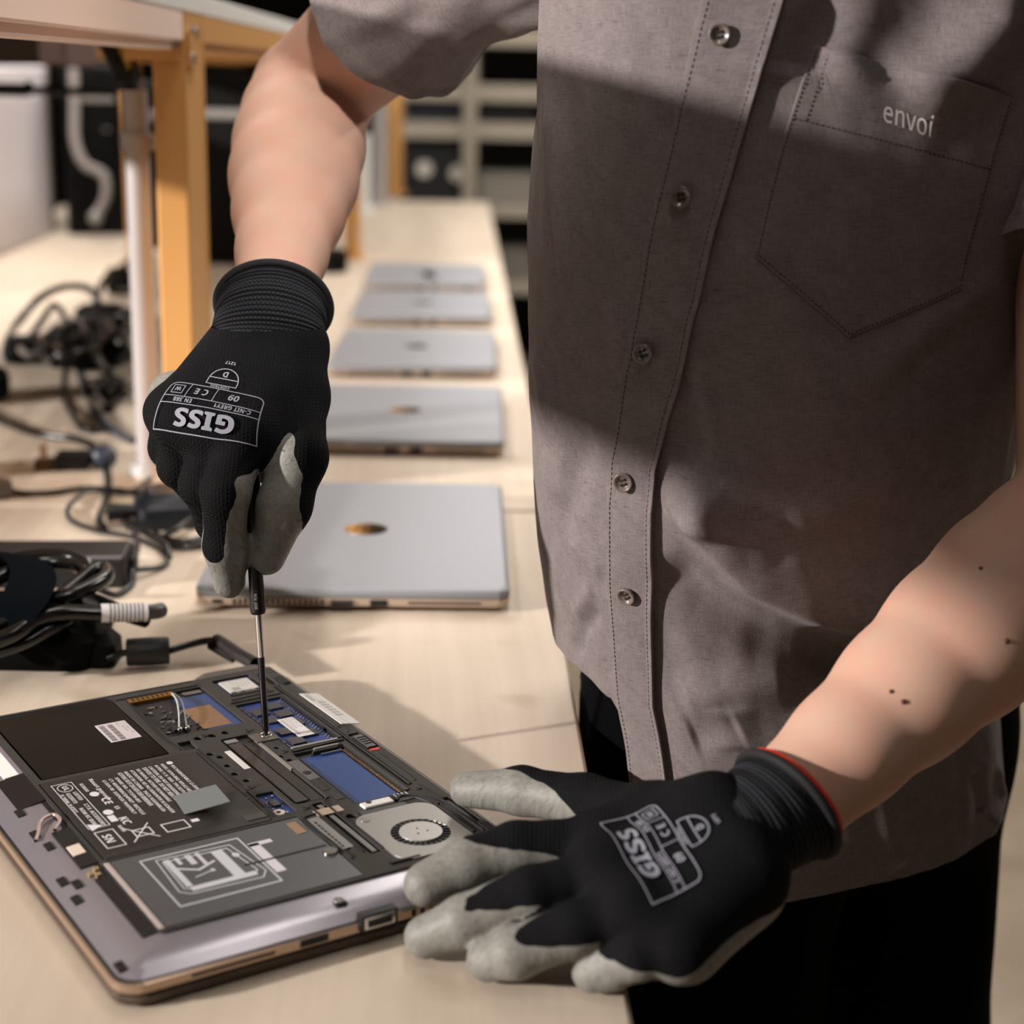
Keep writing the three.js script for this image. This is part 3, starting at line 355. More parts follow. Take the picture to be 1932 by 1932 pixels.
// fan
{ const f = new THREE.Group(); f.name = 'fan'; OL.add(f); const c = [188, 58];
  part(f, 'fan_plate', (() => { const s = new THREE.Shape(rectPath(163, 211, 33, 92, 10).getPoints(8)); const h = new THREE.Path(); h.absarc(c[0], c[1], 16.4, 0, 7, true); s.holes.push(h); const g = new THREE.ExtrudeGeometry(s, { depth: .7, bevelEnabled: true, bevelSize: .3, bevelThickness: .25, bevelSegments: 2, curveSegments: 32 }); g.scale(mm, mm, mm); g.rotateX(-Math.PI / 2); g.translate(0, TOP * mm, 0); return g; })(), mat(0x8b8883, .42, .45));
  part(f, 'fan_well', cyl(.0167, .0167, .0008, c[0] * mm, .0206, -c[1] * mm, 40), pitBlack); for (let i = 0; i < 28; i++) { const a = i / 28 * Math.PI * 2; const b = bx(.0046, .0006, .0005, .0138, 0, 0); b.rotateX(.7); b.rotateY(a); b.translate(c[0] * mm, .0212, -c[1] * mm); part(f, 'blade', b, darkRubber); }
  part(f, 'hub', cyl(.0116, .0119, .0012, c[0] * mm, .0214, -c[1] * mm, 40), mat(0xa09d98, .4, .4)); for (let i = 0; i < 3; i++) { const a = i * 2.1 + .4; part(f, 'dimple', cyl(.0006, .0006, .0002, c[0] * mm + .0035 * Math.cos(a), .02206, -c[1] * mm + .0035 * Math.sin(a), 10), pitBlack); }
  U(f, 'heat_pipe', [170, 200, 92, 98, 18.6, 21, 2], mat(0x23251f, .4, .3)); part(f, 'screw', cyl(.0028, .003, .001, .169, .0212, -.086, 20), steel); part(f, 'cable', tube([[196, 100], [202, 104], [210, 98], [214, 84]].map(([u, v]) => V(u * mm, .0208, -v * mm)), .0012, 20, 8), pitBlack); }
// rear strip: guide rails, latch, label, feet
for (const [u, v0, v1] of [[213.4, 117, 297], [218.6, 120, 168], [218.6, 204, 298]]) U(OL, 'guide_rail', [u, u + 1.4, v0, v1, 18.3, TOP + .5, .3], u > 215 ? deckMat : pitBlack);
{ const l = U(OL, 'release_latch', [217.2, 225.2, 171.5, 199.5, 18.3, 19.2], pitBlack); U(l, 'slider', [218, 224.6, 176, 197, 19, 20.9, .8], mat(0x3d3c3b, .4)); for (let i = 0; i < 4; i++) U(l, 'grip_rib', [218.6, 224, 181 + i * 3.4, 182.3 + i * 3.4, 20.8, 21.5, .3], mat(0x5a5856, .4)); U(l, 'red_mark', [218, 225, 172.2, 175.2, 19, 19.8], mat(0xc8321c, .5), 'red lock mark'); }
{ const lt = canvasTex(512, 128, (x) => { x.fillStyle = '#dedbd8'; x.fillRect(0, 0, 512, 128); x.fillStyle = '#5a5856'; x.font = 'bold 34px sans-serif'; x.fillText('045993', 20, 112); for (let i = 0; i < 46; i++) if ((i * 13) % 7 < 4) x.fillRect(120 + i * 6, 30, 3.4, 56); });
  const l = part(OL, 'asset_label', (() => { const g = bx(.0135, .0004, .06); g.rotateZ(-.17); g.translate(.2275, .02, -.246); return g; })(), paper); const g = new THREE.PlaneGeometry(.0595, .013); g.rotateX(-Math.PI / 2); g.rotateY(-Math.PI / 2); g.rotateZ(-.17); g.translate(.2276, .02023, -.246); part(l, 'label_print', g, mat(0xffffff, .5, 0, { map: lt })); }
part(OL, 'rubber_foot', ub(219.5, 225.5, 298, 312, TOP - .2, TOP + 1.2, 1.4), footRubber); part(OL, 'rubber_foot', ub(220, 226, 40, 52, TOP - .2, TOP + 1, 1.4), footRubber); U(OL, 'slot_cover', [221, 225, 57, 91, 18.3, 19, .3], pitBlack); U(OL, 'rear_vent', [219, 226, 322, 330, TOP - .2, TOP + .06], pitBlack);
part(OL, 'hinge_cover', loft([rr(7, 172, 226, 333, 347, 5), rr(11, 172, 226, 333, 350, 6), rr(17, 176, 224, 333, 348, 6), rr(20.4, 180, 221, 334, 344, 5)]), mat(0x5a5651, .5, .2)); U(OL, 'hinge_gap', [178, 222, 331.5, 333.6, TOP - .1, TOP + .06], pitBlack);
part(OL, 'side_strip', merge([ub(40, 110, 330.6, 332, TOP - .1, TOP + .8, .3), ub(40, 170, 333, 334.6, TOP - .1, TOP + .5, .3)]), mat(0x2c2b2a, .35)); U(OL, 'side_strip', [114, 170, 324, 331, TOP - .1, TOP + .9, .5], deckMat);
{ const pt = (u, v) => V(u * mm, (TOP + .1) * mm, -v * mm), line = (l, r = .0008) => part(OL, 'frame_groove', tube(l.map(([u, v]) => pt(u, v)), r, 40, 6), pitBlack);
  line([[199, 106], [206, 102], [211, 92], [213, 76], [213.5, 45]], .0011); line([[217, 114], [218.5, 90], [219, 44]]); line([[143, 50], [142, 106], [150, 108]]); line([[151.4, 54], [151.4, 118]]); line([[162.4, 52], [162.4, 122], [166, 124]]); line([[157, 34.5], [174, 34.5]], .0013); line([[129, 116], [130, 150], [128.5, 224]], .0005); line([[120, 228], [118, 246], [120.5, 324]], .0006); line([[176, 192], [211, 194]], .0012); line([[176, 283], [211, 284]], .0009); line([[179, 288], [209, 291]], .0007);
  for (const [u, v] of [[133, 158], [148, 118], [172, 196], [215, 110], [170, 160], [213, 298], [140, 242], [166, 236]]) { part(OL, 'boss', cyl(.0026, .0028, .0008, u * mm, (TOP + .3) * mm, -v * mm, 20), deckMat); part(OL, 'boss_hole', cyl(.0012, .0012, .0003, u * mm, (TOP + .8) * mm, -v * mm, 14), pitBlack); }
  for (const a of [[120, 130, 145.5, 147.5], [134, 141, 158, 160.5], [172, 176.5, 205, 212], [176.4, 181, 192, 196], [198, 208, 285, 288], [166, 171, 60, 68]]) U(OL, 'frame_slot', [...a, TOP - .1, TOP + .1], pitBlack); }
// front gutter pieces
{ const slope = (u) => { const P = [[2.2, 12.8], [4, 14.4], [9, 16.2], [18, 17.8], [27, 18.9], [32, 19.3]]; for (let i = 0; i < 5; i++) if (u <= P[i + 1][0]) return lerp(P[i][1], P[i + 1][1], (u - P[i][0]) / (P[i + 1][0] - P[i][0])); return 19.3; }; const gp = (name, u0, u1, v0, v1, hgt, m, label) => part(OL, name, bx((u1 - u0) * mm, hgt * mm, (v1 - v0) * mm, 0, 0, 0, .3 * mm).rotateZ(u0 > 17 ? .115 : .18).translate((u0 + u1) / 2 * mm, (slope((u0 + u1) / 2) + hgt / 2 - .4) * mm, -(v0 + v1) / 2 * mm), m, label);
  gp('front_label', 19, 31.5, 243, 292, 1.1, paper, 'white printed label on the front edge'); gp('bright_strip', 27.5, 31, 224, 330, 1.5, mat(0x9e95a5, .3, .5)); gp('front_gap', 27, 31.8, 30, 332, .9, pitBlack); gp('front_recess', 14, 30, 200, 242, 1.2, mat(0x0d0d12, .4)); gp('front_recess', 20, 31, 113, 160, 1.5, pitBlack); gp('front_recess', 22, 31, 30, 98, 1.1, mat(0x141116, .45));
  for (const [u, v] of [[14, 196], [13, 166], [15, 148], [9, 108], [14, 100], [9, 86], [6, 16]]) gp('latch_slot', u - 2.2, u + 2.2, v - 4.5, v + 4.5, 1.1, pitBlack);
  gp('cream_pad', 21, 28, 126.5, 138.5, 1.9, mat(0xdccabb, .5)); for (const [u, v] of [[22, 103], [26, 106], [25, 100]]) gp('brass_bit', u - 1.4, u + 1.4, v - 1.6, v + 1.6, 2.4, mat(0xb9a47a, .4, .6));
  const pt = (u, v, e = 0) => V(u * mm, (slope(u) + .9 + e) * mm, -v * mm); part(OL, 'latch_bracket', tube([pt(11, 158), pt(15, 166), pt(20, 176, 1), pt(27, 178, 1), pt(28, 170, 1), pt(22, 160, 1)], .0011, 36, 8), mat(0xcdb9b4, .3, .6)); }
// connectors in the side wall
{ const w = (name, u0, u1, h0, h1, out, m, p = OL) => part(p, name, bx((u1 - u0) * mm, (h1 - h0) * mm, .006, (u0 + u1) / 2 * mm, (h0 + h1) / 2 * mm, out * mm - .003, .0004), m);
  const vg = w('video_port', 121, 141, 8.2, 17.2, 2.2, pitBlack); w('port_frame', 122.5, 139.5, 9.6, 16.2, 2.5, chrome, vg); w('port_opening', 124.2, 137.8, 10.6, 14.6, 2.8, pitBlack, vg);
  const us = w('data_port', 89, 104, 8.8, 12.6, .5, pitBlack); w('port_tongue', 91, 102, 10, 10.8, .7, darkRubber, us); w('card_slot', 34, 76, 9.6, 11, .5, pitBlack); U(OL, 'side_screw', [115, 121, 12, 18, 17.8, 18.3], darkRubber); part(OL, 'screw', cyl(.0026, .0028, .001, .118, .0186, -.0165, 20), steel); w('lock_slot', 210, 217, 9, 12, .5, pitBlack); for (let i = 0; i < 10; i++) w('vent_slot', 150 + i * 5, 152.4 + i * 5, 8.6, 12.4, .4, pitBlack); }

// ---------------------------------------------------------------- the person
const person = thing('person', 'person in a grey button shirt and black gloves driving a screw', 'person', V(.2, 0, -1.12));
const yaw2 = (th) => [V(Math.cos(th), 0, Math.sin(th)), V(-Math.sin(th), 0, Math.cos(th))];      // [his left, his front]
const weave = tex(1024, 1024, (x, y) => { const a = nz(x / 5, y / 60, 3) + nz(x / 3.5, y / 20, 8) * .6, b = nz(x / 70, y / 3.2, 5) * 1.2 + nz(x / 26, y / 2.4, 12) * .8, over = ((x >> 2) + (y >> 2)) % 2, slub = nz(x / 90, y / 4, 17) > .36 ? -16 : 0, n = (over ? 13 + a * 22 : -13 + b * 24) + slub + nz(x / 120, y / 120, 1) * 7 + (rnd() - .5) * 18; return [116 + n, 107 + n, 107 + n]; });
const weaveBump = tex(256, 256, (x, y) => { const n = 128 + 60 * (((x >> 1) + (y >> 1)) % 2 ? 1 : -1) + (rnd() - .5) * 60; return [n, n, n]; }, false);
const shirtMat = mat(0xffffff, .88, 0, { map: weave, bumpMap: weaveBump, bumpScale: .00012, sheen: .25, sheenRoughness: .6, sheenColor: new THREE.Color(.5, .48, .5) });
// cross-sections of the torso in the shirt: height above bench, centre x, z, half width, half depth, turn to his right
const SEC = [[-.36, .222, -1.135, .182, .13, 42], [-.2, .216, -1.13, .18, .13, 42], [-.05, .202, -1.11, .172, .125, 42], [.06, .18, -1.085, .162, .122, 42], [.13, .172, -1.065, .166, .124, 41], [.2, .17, -1.045, .168, .126, 38], [.3, .175, -1.03, .174, .124, 28], [.4, .187, -1.015, .18, .118, 16], [.5, .198, -1.0, .185, .105, 9], [.57, .205, -.995, .175, .085, 6], [.615, .208, -.995, .1, .072, 5], [.65, .21, -.99, .068, .064, 5]];
const sec = (y) => { let i = 0; while (i < SEC.length - 2 && y > SEC[i + 1][0]) i++; const p0 = SEC[Math.max(0, i - 1)], p1 = SEC[i], p2 = SEC[i + 1], p3 = SEC[Math.min(SEC.length - 1, i + 2)], t = clamp((y - p1[0]) / (p2[0] - p1[0]), 0, 1); return p1.map((v, k) => { const m1 = (p2[k] - p0[k]) / (p2[0] - p0[0]) * (p2[0] - p1[0]), m2 = (p3[k] - p1[k]) / (p3[0] - p1[0]) * (p2[0] - p1[0]), t2 = t * t, t3 = t2 * t; return (2 * t3 - 3 * t2 + 1) * v + (t3 - 2 * t2 + t) * m1 + (-2 * t3 + 3 * t2) * p2[k] + (t3 - t2) * m2; }); };
const FOLDS = [];
function segDist(f, ph, y) { let best = 9, side = 1; for (let i = 0; i + 1 < f.pts.length; i++) { const [ax, ay] = f.pts[i], [bx2, by2] = f.pts[i + 1], dx = bx2 - ax, dy = by2 - ay, t = clamp(((ph - ax) * dx + (y - ay) * dy) / (dx * dx + dy * dy), 0, 1), ex = ph - ax - dx * t, ey = y - ay - dy * t, d = Math.hypot(ex, ey); if (d < best) { best = d; side = dx * ey - dy * ex > 0 ? 1 : -1; f.t = (i + t) / (f.pts.length - 1); } } return best * side; }
// outward displacement of the cloth from its folds
function foldDisp(ph, y) { let d = 0; for (const f of FOLDS) { const s = segDist(f, ph * .15, y), w = s > 0 ? f.wl : f.wr; if (Math.abs(s) > 3 * w) continue; const end = smooth(0, .15, f.t) * smooth(0, .15, 1 - f.t) * (f.ends ? 1 : 1), e = f.ends ? end : lerp(.25, 1, end); d += f.a * Math.exp(-s * s / (w * w)) * e; } return d; }
function torso(ph, y, off = 0, out = V()) {
  const [, cx, cz, a, b, tw] = sec(y), [L, Fr] = yaw2(-tw * Math.PI / 180), s = Math.sin(ph), c = Math.cos(ph), n = 2.3, k = Math.pow(Math.pow(Math.abs(s), n) + Math.pow(Math.abs(c), n), -1 / n), nx = s * k, nzv = c * k, o = off + foldDisp(ph, y) + .0022 * nz(ph * 3.1, y * 11, 4) + .0011 * nz(ph * 9, y * 26, 8);
  return out.set(cx, T + y, cz).addScaledVector(L, nx * (a + o)).addScaledVector(Fr, nzv * (b + o));
}
// where on the shirt does a point of the photograph lie: [angle, height]
function onShirt(px, py) {
  let best = 1e9, r = [0, 0]; const v = V();
  for (let i = -60; i <= 60; i++) for (let j = 0; j <= 60; j++) { const ph = i / 60 * 1.75, y = lerp(-.36, .58, j / 60); torso(ph, y, 0, v); const q = toPx(v), d = Math.hypot(q[0] - px, q[1] - py) + q[2] * 60; if (d < best) { best = d; r = [ph, y]; } }
  for (let k = 0; k < 14; k++) { const e = 1e-3, q0 = toPx(torso(r[0], r[1], 0, v)), qa = toPx(torso(r[0] + e, r[1], 0, v)), qb = toPx(torso(r[0], r[1] + e, 0, v)), a = (qa[0] - q0[0]) / e, b = (qb[0] - q0[0]) / e, c = (qa[1] - q0[1]) / e, d = (qb[1] - q0[1]) / e, det = a * d - b * c, rx = px - q0[0], ry = py - q0[1]; if (Math.abs(det) < 1e3) break; r = [clamp(r[0] + clamp((d * rx - b * ry) / det, -.08, .08), -1.8, 1.8), clamp(r[1] + clamp((a * ry - c * rx) / det, -.03, .03), -.4, .6)]; }
  return r;
}
const S2 = (px, py) => { const r = onShirt(px, py); return [r[0] * .15, r[1]]; };
{ const fold = (pts, a, wl, wr = wl, ends = true) => FOLDS.push({ pts, a, wl, wr, ends });
  const q = (l) => l.map(([x, y]) => S2(x, y)), defs = [
    [[[1245, 900], [1320, 1000], [1410, 1100], [1540, 1160], [1700, 1190], [1850, 1190]], .016, .035, .007],   // the blouse hanging over
    [[[1250, 1040], [1330, 1130], [1450, 1200], [1600, 1235], [1760, 1235]], -.009, .012, .02],
    [[[1290, 880], [1330, 950], [1325, 1010]], .008, .012],
    [[[1560, -40], [1540, 40], [1500, 150]], -.006, .013, .01], [[[1490, -30], [1465, 60], [1440, 160]], .003, .012],
    [[[1900, -60], [1880, 40], [1800, 130], [1700, 190]], .011, .018, .014], [[[1760, -40], [1720, 60], [1640, 150]], -.005, .018],
    [[[1040, 150], [1052, 350], [1080, 560], [1120, 700]], .003, .012], [[[1010, 640], [1030, 760], [1060, 860], [1075, 960]], .004, .012], [[[1110, 800], [1095, 880], [1060, 960], [1085, 1030]], -.005, .012],
    [[[1060, 1000], [1100, 1040], [1140, 1090]], .003, .006], [[[1135, 1150], [1100, 1190], [1080, 1230]], -.0035, .006], [[[1120, 1110], [1085, 1160]], .003, .006],
    [[[1310, 560], [1320, 660], [1330, 780], [1350, 900]], .003, .008], [[[1290, 700], [1300, 800], [1290, 870]], -.003, .01], [[[1150, 560], [1170, 640], [1175, 720]], .003, .008],
    [[[1890, 520], [1800, 580], [1700, 660], [1600, 760]], .003, .01], [[[1700, 900], [1600, 950], [1480, 985]], .003, .012],
    [[[1280, 1330], [1380, 1300], [1500, 1290]], .004, .014], [[[1300, 1390], [1400, 1370]], -.003, .012], [[[1370, 1330], [1390, 1420]], .0035, .012], [[[1500, 1240], [1580, 1250], [1650, 1290]], -.005, .016],
    [[[1660, 1480], [1680, 1570], [1700, 1640]], .004, .01], [[[1880, 1440], [1890, 1500], [1860, 1570]], .004, .008], [[[1840, 1450], [1855, 1540]], -.003, .008]];
  const done = defs.map((d) => q(d[0])); defs.forEach((d, i) => fold(done[i], d[1], d[2], d[3] ?? d[2])); }
const placketPx = [[1420, -70], [1398, 20], [1372, 110], [1340, 230], [1312, 340], [1284, 440], [1262, 560], [1238, 680], [1212, 790], [1194, 880], [1188, 960], [1189, 1080], [1192, 1200], [1200, 1320], [1218, 1430], [1232, 1540]];
const hemPx = [[1085, 1256], [1118, 1285], [1148, 1316], [1152, 1316], [1290, 1540], [1360, 1640], [1450, 1706], [1560, 1688], [1650, 1668], [1760, 1640], [1820, 1612], [1870, 1580], [1905, 1555]];
const plk = placketPx.map(([x, y]) => onShirt(x, y)), hemR = hemPx.map(([x, y]) => onShirt(x, y)).sort((a, b) => a[0] - b[0]);
const plkAt = (y) => { let i = 0; while (i < plk.length - 2 && y < plk[i + 1][1]) i++; const t = clamp((plk[i][1] - y) / (plk[i][1] - plk[i + 1][1]), -1, 1.5); return lerp(plk[i][0], plk[i + 1][0], t); };
const hemAt = (ph) => { if (ph <= hemR[0][0]) return lerp(hemR[0][1], .07, clamp((hemR[0][0] - ph) / .8, 0, 1)) ; for (let i = 0; i + 1 < hemR.length; i++) if (ph <= hemR[i + 1][0]) return lerp(hemR[i][1], hemR[i + 1][1], (ph - hemR[i][0]) / (hemR[i + 1][0] - hemR[i][0] + 1e-9)); return lerp(hemR[hemR.length - 1][1], -.12, clamp((ph - hemR[hemR.length - 1][0]) / .6, 0, 1)); };
function sheet(nu, nv, f, uvf) {
  const pos = [], uv = [], idx = [], v = V(); for (let j = 0; j <= nv; j++) for (let i = 0; i <= nu; i++) { f(i / nu, j / nv, v); pos.push(v.x, v.y, v.z); uv.push(...uvf(i / nu, j / nv, v)); if (i < nu && j < nv) { const a = j * (nu + 1) + i; idx.push(a, a + 1, a + nu + 1, a + 1, a + nu + 2, a + nu + 1); } }
  const g = new THREE.BufferGeometry(); g.setAttribute('position', new THREE.Float32BufferAttribute(pos, 3)); g.setAttribute('uv', new THREE.Float32BufferAttribute(uv, 2)); g.setIndex(idx); g.computeVertexNormals(); return g;
}
// shirt body
const shirt = new THREE.Group(); shirt.name = 'shirt'; shirt.userData.label = 'grey chambray short-sleeved shirt'; person.add(shirt);
{ const phs = (u) => u < .12 ? lerp(-Math.PI, -1.75, u / .12) : u > .88 ? lerp(1.75, Math.PI, (u - .88) / .12) : lerp(-1.75, 1.75, (u - .12) / .76), YT = .63;
  const g = sheet(420, 330, (u, w, o) => { const ph = phs(u), y = lerp(hemAt(ph), YT, w); torso(ph, y, 0, o); }, (u, w) => { const ph = phs(u); return [ph * .15 / .12, lerp(hemAt(ph), YT, w) / .12]; });
  partW(shirt, 'shirt_body', g, shirtMat);
  const prof = [[-.0172, -.0012], [-.0172, .0016], [-.0166, .0024], [-.013, .0021], [-.0115, .0026], [0, .0027], [.0115, .0028], [.013, .0026], [.0166, .0042], [.0174, .0041], [.0174, .0033], [.0162, .0028], [.0162, -.0012]];
  const y0 = plk[plk.length - 1][1], y1 = .6, lim = (t) => Math.round(t * (prof.length - 1));
  const pg = sheet(prof.length - 1, 300, (u, w, o) => { const y = lerp(y0, y1, w), p = prof[lim(u)], ph = plkAt(y); torso(ph + p[0] / .148, y, p[1] + .0006, o); }, (u, w) => [prof[lim(u)][0] / .12 + .4, lerp(y0, y1, w) / .12 + .3]);
  const plm = partW(shirt, 'button_placket', pg, shirtMat), seam = []; for (let y = y0 + .002; y < .5; y += .0031) for (const s of [-1, 1]) seam.push(between(torso(plkAt(y) + s * .0138 / .148, y, s < 0 ? .0029 : .0036), torso(plkAt(y + .0019) + s * .0138 / .148, y + .0019, s < 0 ? .0029 : .0036), .00024, 5));
  partW(plm, 'stitching', merge(seam), mat(0x1f1a1b, .9)).userData.kind = 'stuff';
  // buttons
  const bm = mat(0x6d635c, .3, 0, { clearcoat: .6 }), thread = mat(0x2a2523, .9), bg = new THREE.LatheGeometry([[0, .0009], [.0026, .0009], [.0033, .0014], [.0044, .0024], [.0053, .0026], [.0057, .0018], [.0052, .0002], [0, 0]].map((p) => new THREE.Vector2(...p)), 40);
  [[1362, 65], [1291, 371], [1221, 664], [1184, 907], [1190, 1120]].forEach(([x, y], i) => { const [ph, h] = onShirt(x, y), e = .002, p = torso(ph, h, .0042), a = torso(ph + e, h).sub(torso(ph - e, h)), b = torso(ph, h + e).sub(torso(ph, h - e)), n = a.cross(b).normalize(); if (i === 3) n.add(V(.25, .15, 0)).normalize();
    const q = new THREE.Quaternion().setFromUnitVectors(V(0, 1, 0), n), B = new THREE.Mesh(bg.clone().applyQuaternion(q).translate(p.x - .2, p.y, p.z + 1.12), bm); B.name = 'button'; B.castShadow = B.receiveShadow = true; shirt.add(B);
    const holes = merge([[1, 1], [1, -1], [-1, 1], [-1, -1]].map(([s, t]) => cyl(.00085, .00085, .0006, s * .0013, .0011, t * .0013, 10)).concat([bx(.0026, .0005, .0005, 0, .0014, .0013), bx(.0026, .0005, .0005, 0, .0014, -.0013)])).applyQuaternion(q).translate(p.x, p.y, p.z);
    holes.translate(-.2, 0, 1.12); part(shirt, 'button_thread', holes, thread); });
  // breast pocket
  const pc = [[1538, 84], [1912, 184], [1815, 545], [1602, 637], [1424, 482]].map(([x, y]) => onShirt(x, y)), mid = pc.reduce((s, p) => [s[0] + p[0] / 5, s[1] + p[1] / 5], [0, 0]);
  const outline = (t) => { const k = (t % 1) * 5, i = Math.floor(k) % 5, j = (i + 1) % 5; return [lerp(pc[i][0], pc[j][0], k - Math.floor(k)), lerp(pc[i][1], pc[j][1], k - Math.floor(k))]; };
  const rings = [[0, 1.0], [0, 1.0], .995, .985, .95, .9, .8, .7, .6, .5, .4, .3, .2, .1, 0];
  const pk = sheet(150, rings.length - 1, (u, w, o) => { const i = Math.round(w * (rings.length - 1)), k = Array.isArray(rings[i]) ? 1 : rings[i], [a, b] = outline(u), top = smooth(.2, .0, Math.min(Math.abs(u - .1), 1)) , off = i === 0 ? -.0005 : i === 1 ? .0004 : .0009; torso(lerp(mid[0], a, k), lerp(mid[1], b, k), off + .0016 * smooth(.7, 1, k) * smooth(0, .03, u) * smooth(.2, .17, u), o); }, (u, w) => { const i = Math.round(w * (rings.length - 1)), k = Array.isArray(rings[i]) ? 1 : rings[i], [a, b] = outline(u); return [lerp(mid[0], a, k) * .15 / .12 + .3, lerp(mid[1], b, k) / .12 + .2]; });
  const pocket = partW(shirt, 'breast_pocket', pk, shirtMat);
  const st = []; const dash = (a, b) => { const L = Math.hypot((b[0] - a[0]) * .15, b[1] - a[1]), n = Math.round(L / .0024); for (let i = 0; i < n; i++) { const t0 = (i + .2) / n, t1 = (i + .72) / n, p0 = torso(lerp(a[0], b[0], t0), lerp(a[1], b[1], t0), .0011), p1 = torso(lerp(a[0], b[0], t1), lerp(a[1], b[1], t1), .0011); st.push(between(p0, p1, .00028, 5)); } };
  const inn = pc.map((p) => [lerp(mid[0], p[0], .972), lerp(mid[1], p[1], .972)]); for (let i = 1; i < 5; i++) dash(inn[i], inn[(i + 1) % 5]);
  const hA = [lerp(inn[0][0], inn[4][0], .33), lerp(inn[0][1], inn[4][1], .33)], hB = [lerp(inn[1][0], inn[2][0], .36), lerp(inn[1][1], inn[2][1], .36)], hC = [lerp(hA[0], hB[0], .06), lerp(hA[1], hB[1], .06)], hD = [lerp(inn[0][0], inn[1][0], .06), lerp(inn[0][1], inn[1][1], .06)]; dash(hA, hB); dash(hC, hD);
  const stitches = partW(pocket, 'stitching', merge(st), mat(0x241f20, .9)); stitches.userData.kind = 'stuff';
  // embroidered word
  const wt = canvasTex(512, 192, (x) => { x.clearRect(0, 0, 512, 192); x.fillStyle = '#e9dfdf'; x.font = '150px sans-serif'; x.textAlign = 'center'; x.textBaseline = 'middle'; x.fillText('envoi', 256, 88); });
  const wc = [[1648, 170], [1782, 214], [1772, 286], [1640, 238]].map(([x, y]) => onShirt(x, y));
  const wg = sheet(24, 10, (u, w, o) => { const p = [0, 1].map((k) => lerp(lerp(wc[3][k], wc[2][k], u), lerp(wc[0][k], wc[1][k], u), w)); torso(p[0], p[1], .0026, o); }, (u, w) => [u, w]);
  partW(pocket, 'embroidered_word', wg, mat(0xffffff, .7, 0, { map: wt, transparent: true, alphaTest: .4 }), 'white embroidered lettering');
  // collar
  const cg = sheet(60, 6, (u, w, o) => { const a = lerp(.35, 2 * Math.PI - .35, u), r = .068 + w * .012, y = .62 + .045 * Math.sin(w * Math.PI * .75) - w * .02; o.set(.208 + r * Math.sin(a), T + y, -.993 + r * Math.cos(a)); }, (u, w) => [u * 4, w * .5]); partW(shirt, 'collar', cg, shirtMat); }
// sleeves: from the armhole ring to the hem ring
function sleeve(c0, n0, r0, c1, n1, r1, sq, seedv) {
  const fr = (n) => { const x = V(0, 1, 0).cross(n).normalize(), y = n.clone().cross(x); return [x, y]; }; const [x0, y0] = fr(n0), [x1, y1] = fr(n1);
  const g = sheet(96, 48, (u, w, o) => { const a = u * 2 * Math.PI, s = Math.sin(a), c = Math.cos(a), k = smooth(0, 1, w), fold = 1 + .07 * nz(s * 1.6 + seedv, c * 1.6, w * 2.4) + .055 * nz(s * 4 + w * 2, c * 4, w * 3.5 + seedv), hem = w > .95 ? .0012 : 0, R0 = r0 * fold, R1 = r1 * fold + hem; const p = c0.clone().addScaledVector(x0, s * R0).addScaledVector(y0, c * R0 * sq[0]), q = c1.clone().addScaledVector(x1, s * R1).addScaledVector(y1, c * R1 * sq[1]); o.copy(p).lerp(q, w); o.y += .012 * Math.sin(w * Math.PI); }, (u, w) => [u * 3.6, w * 1.4]);
  const m = partW(shirt, 'sleeve', g, shirtMat); return m;
}
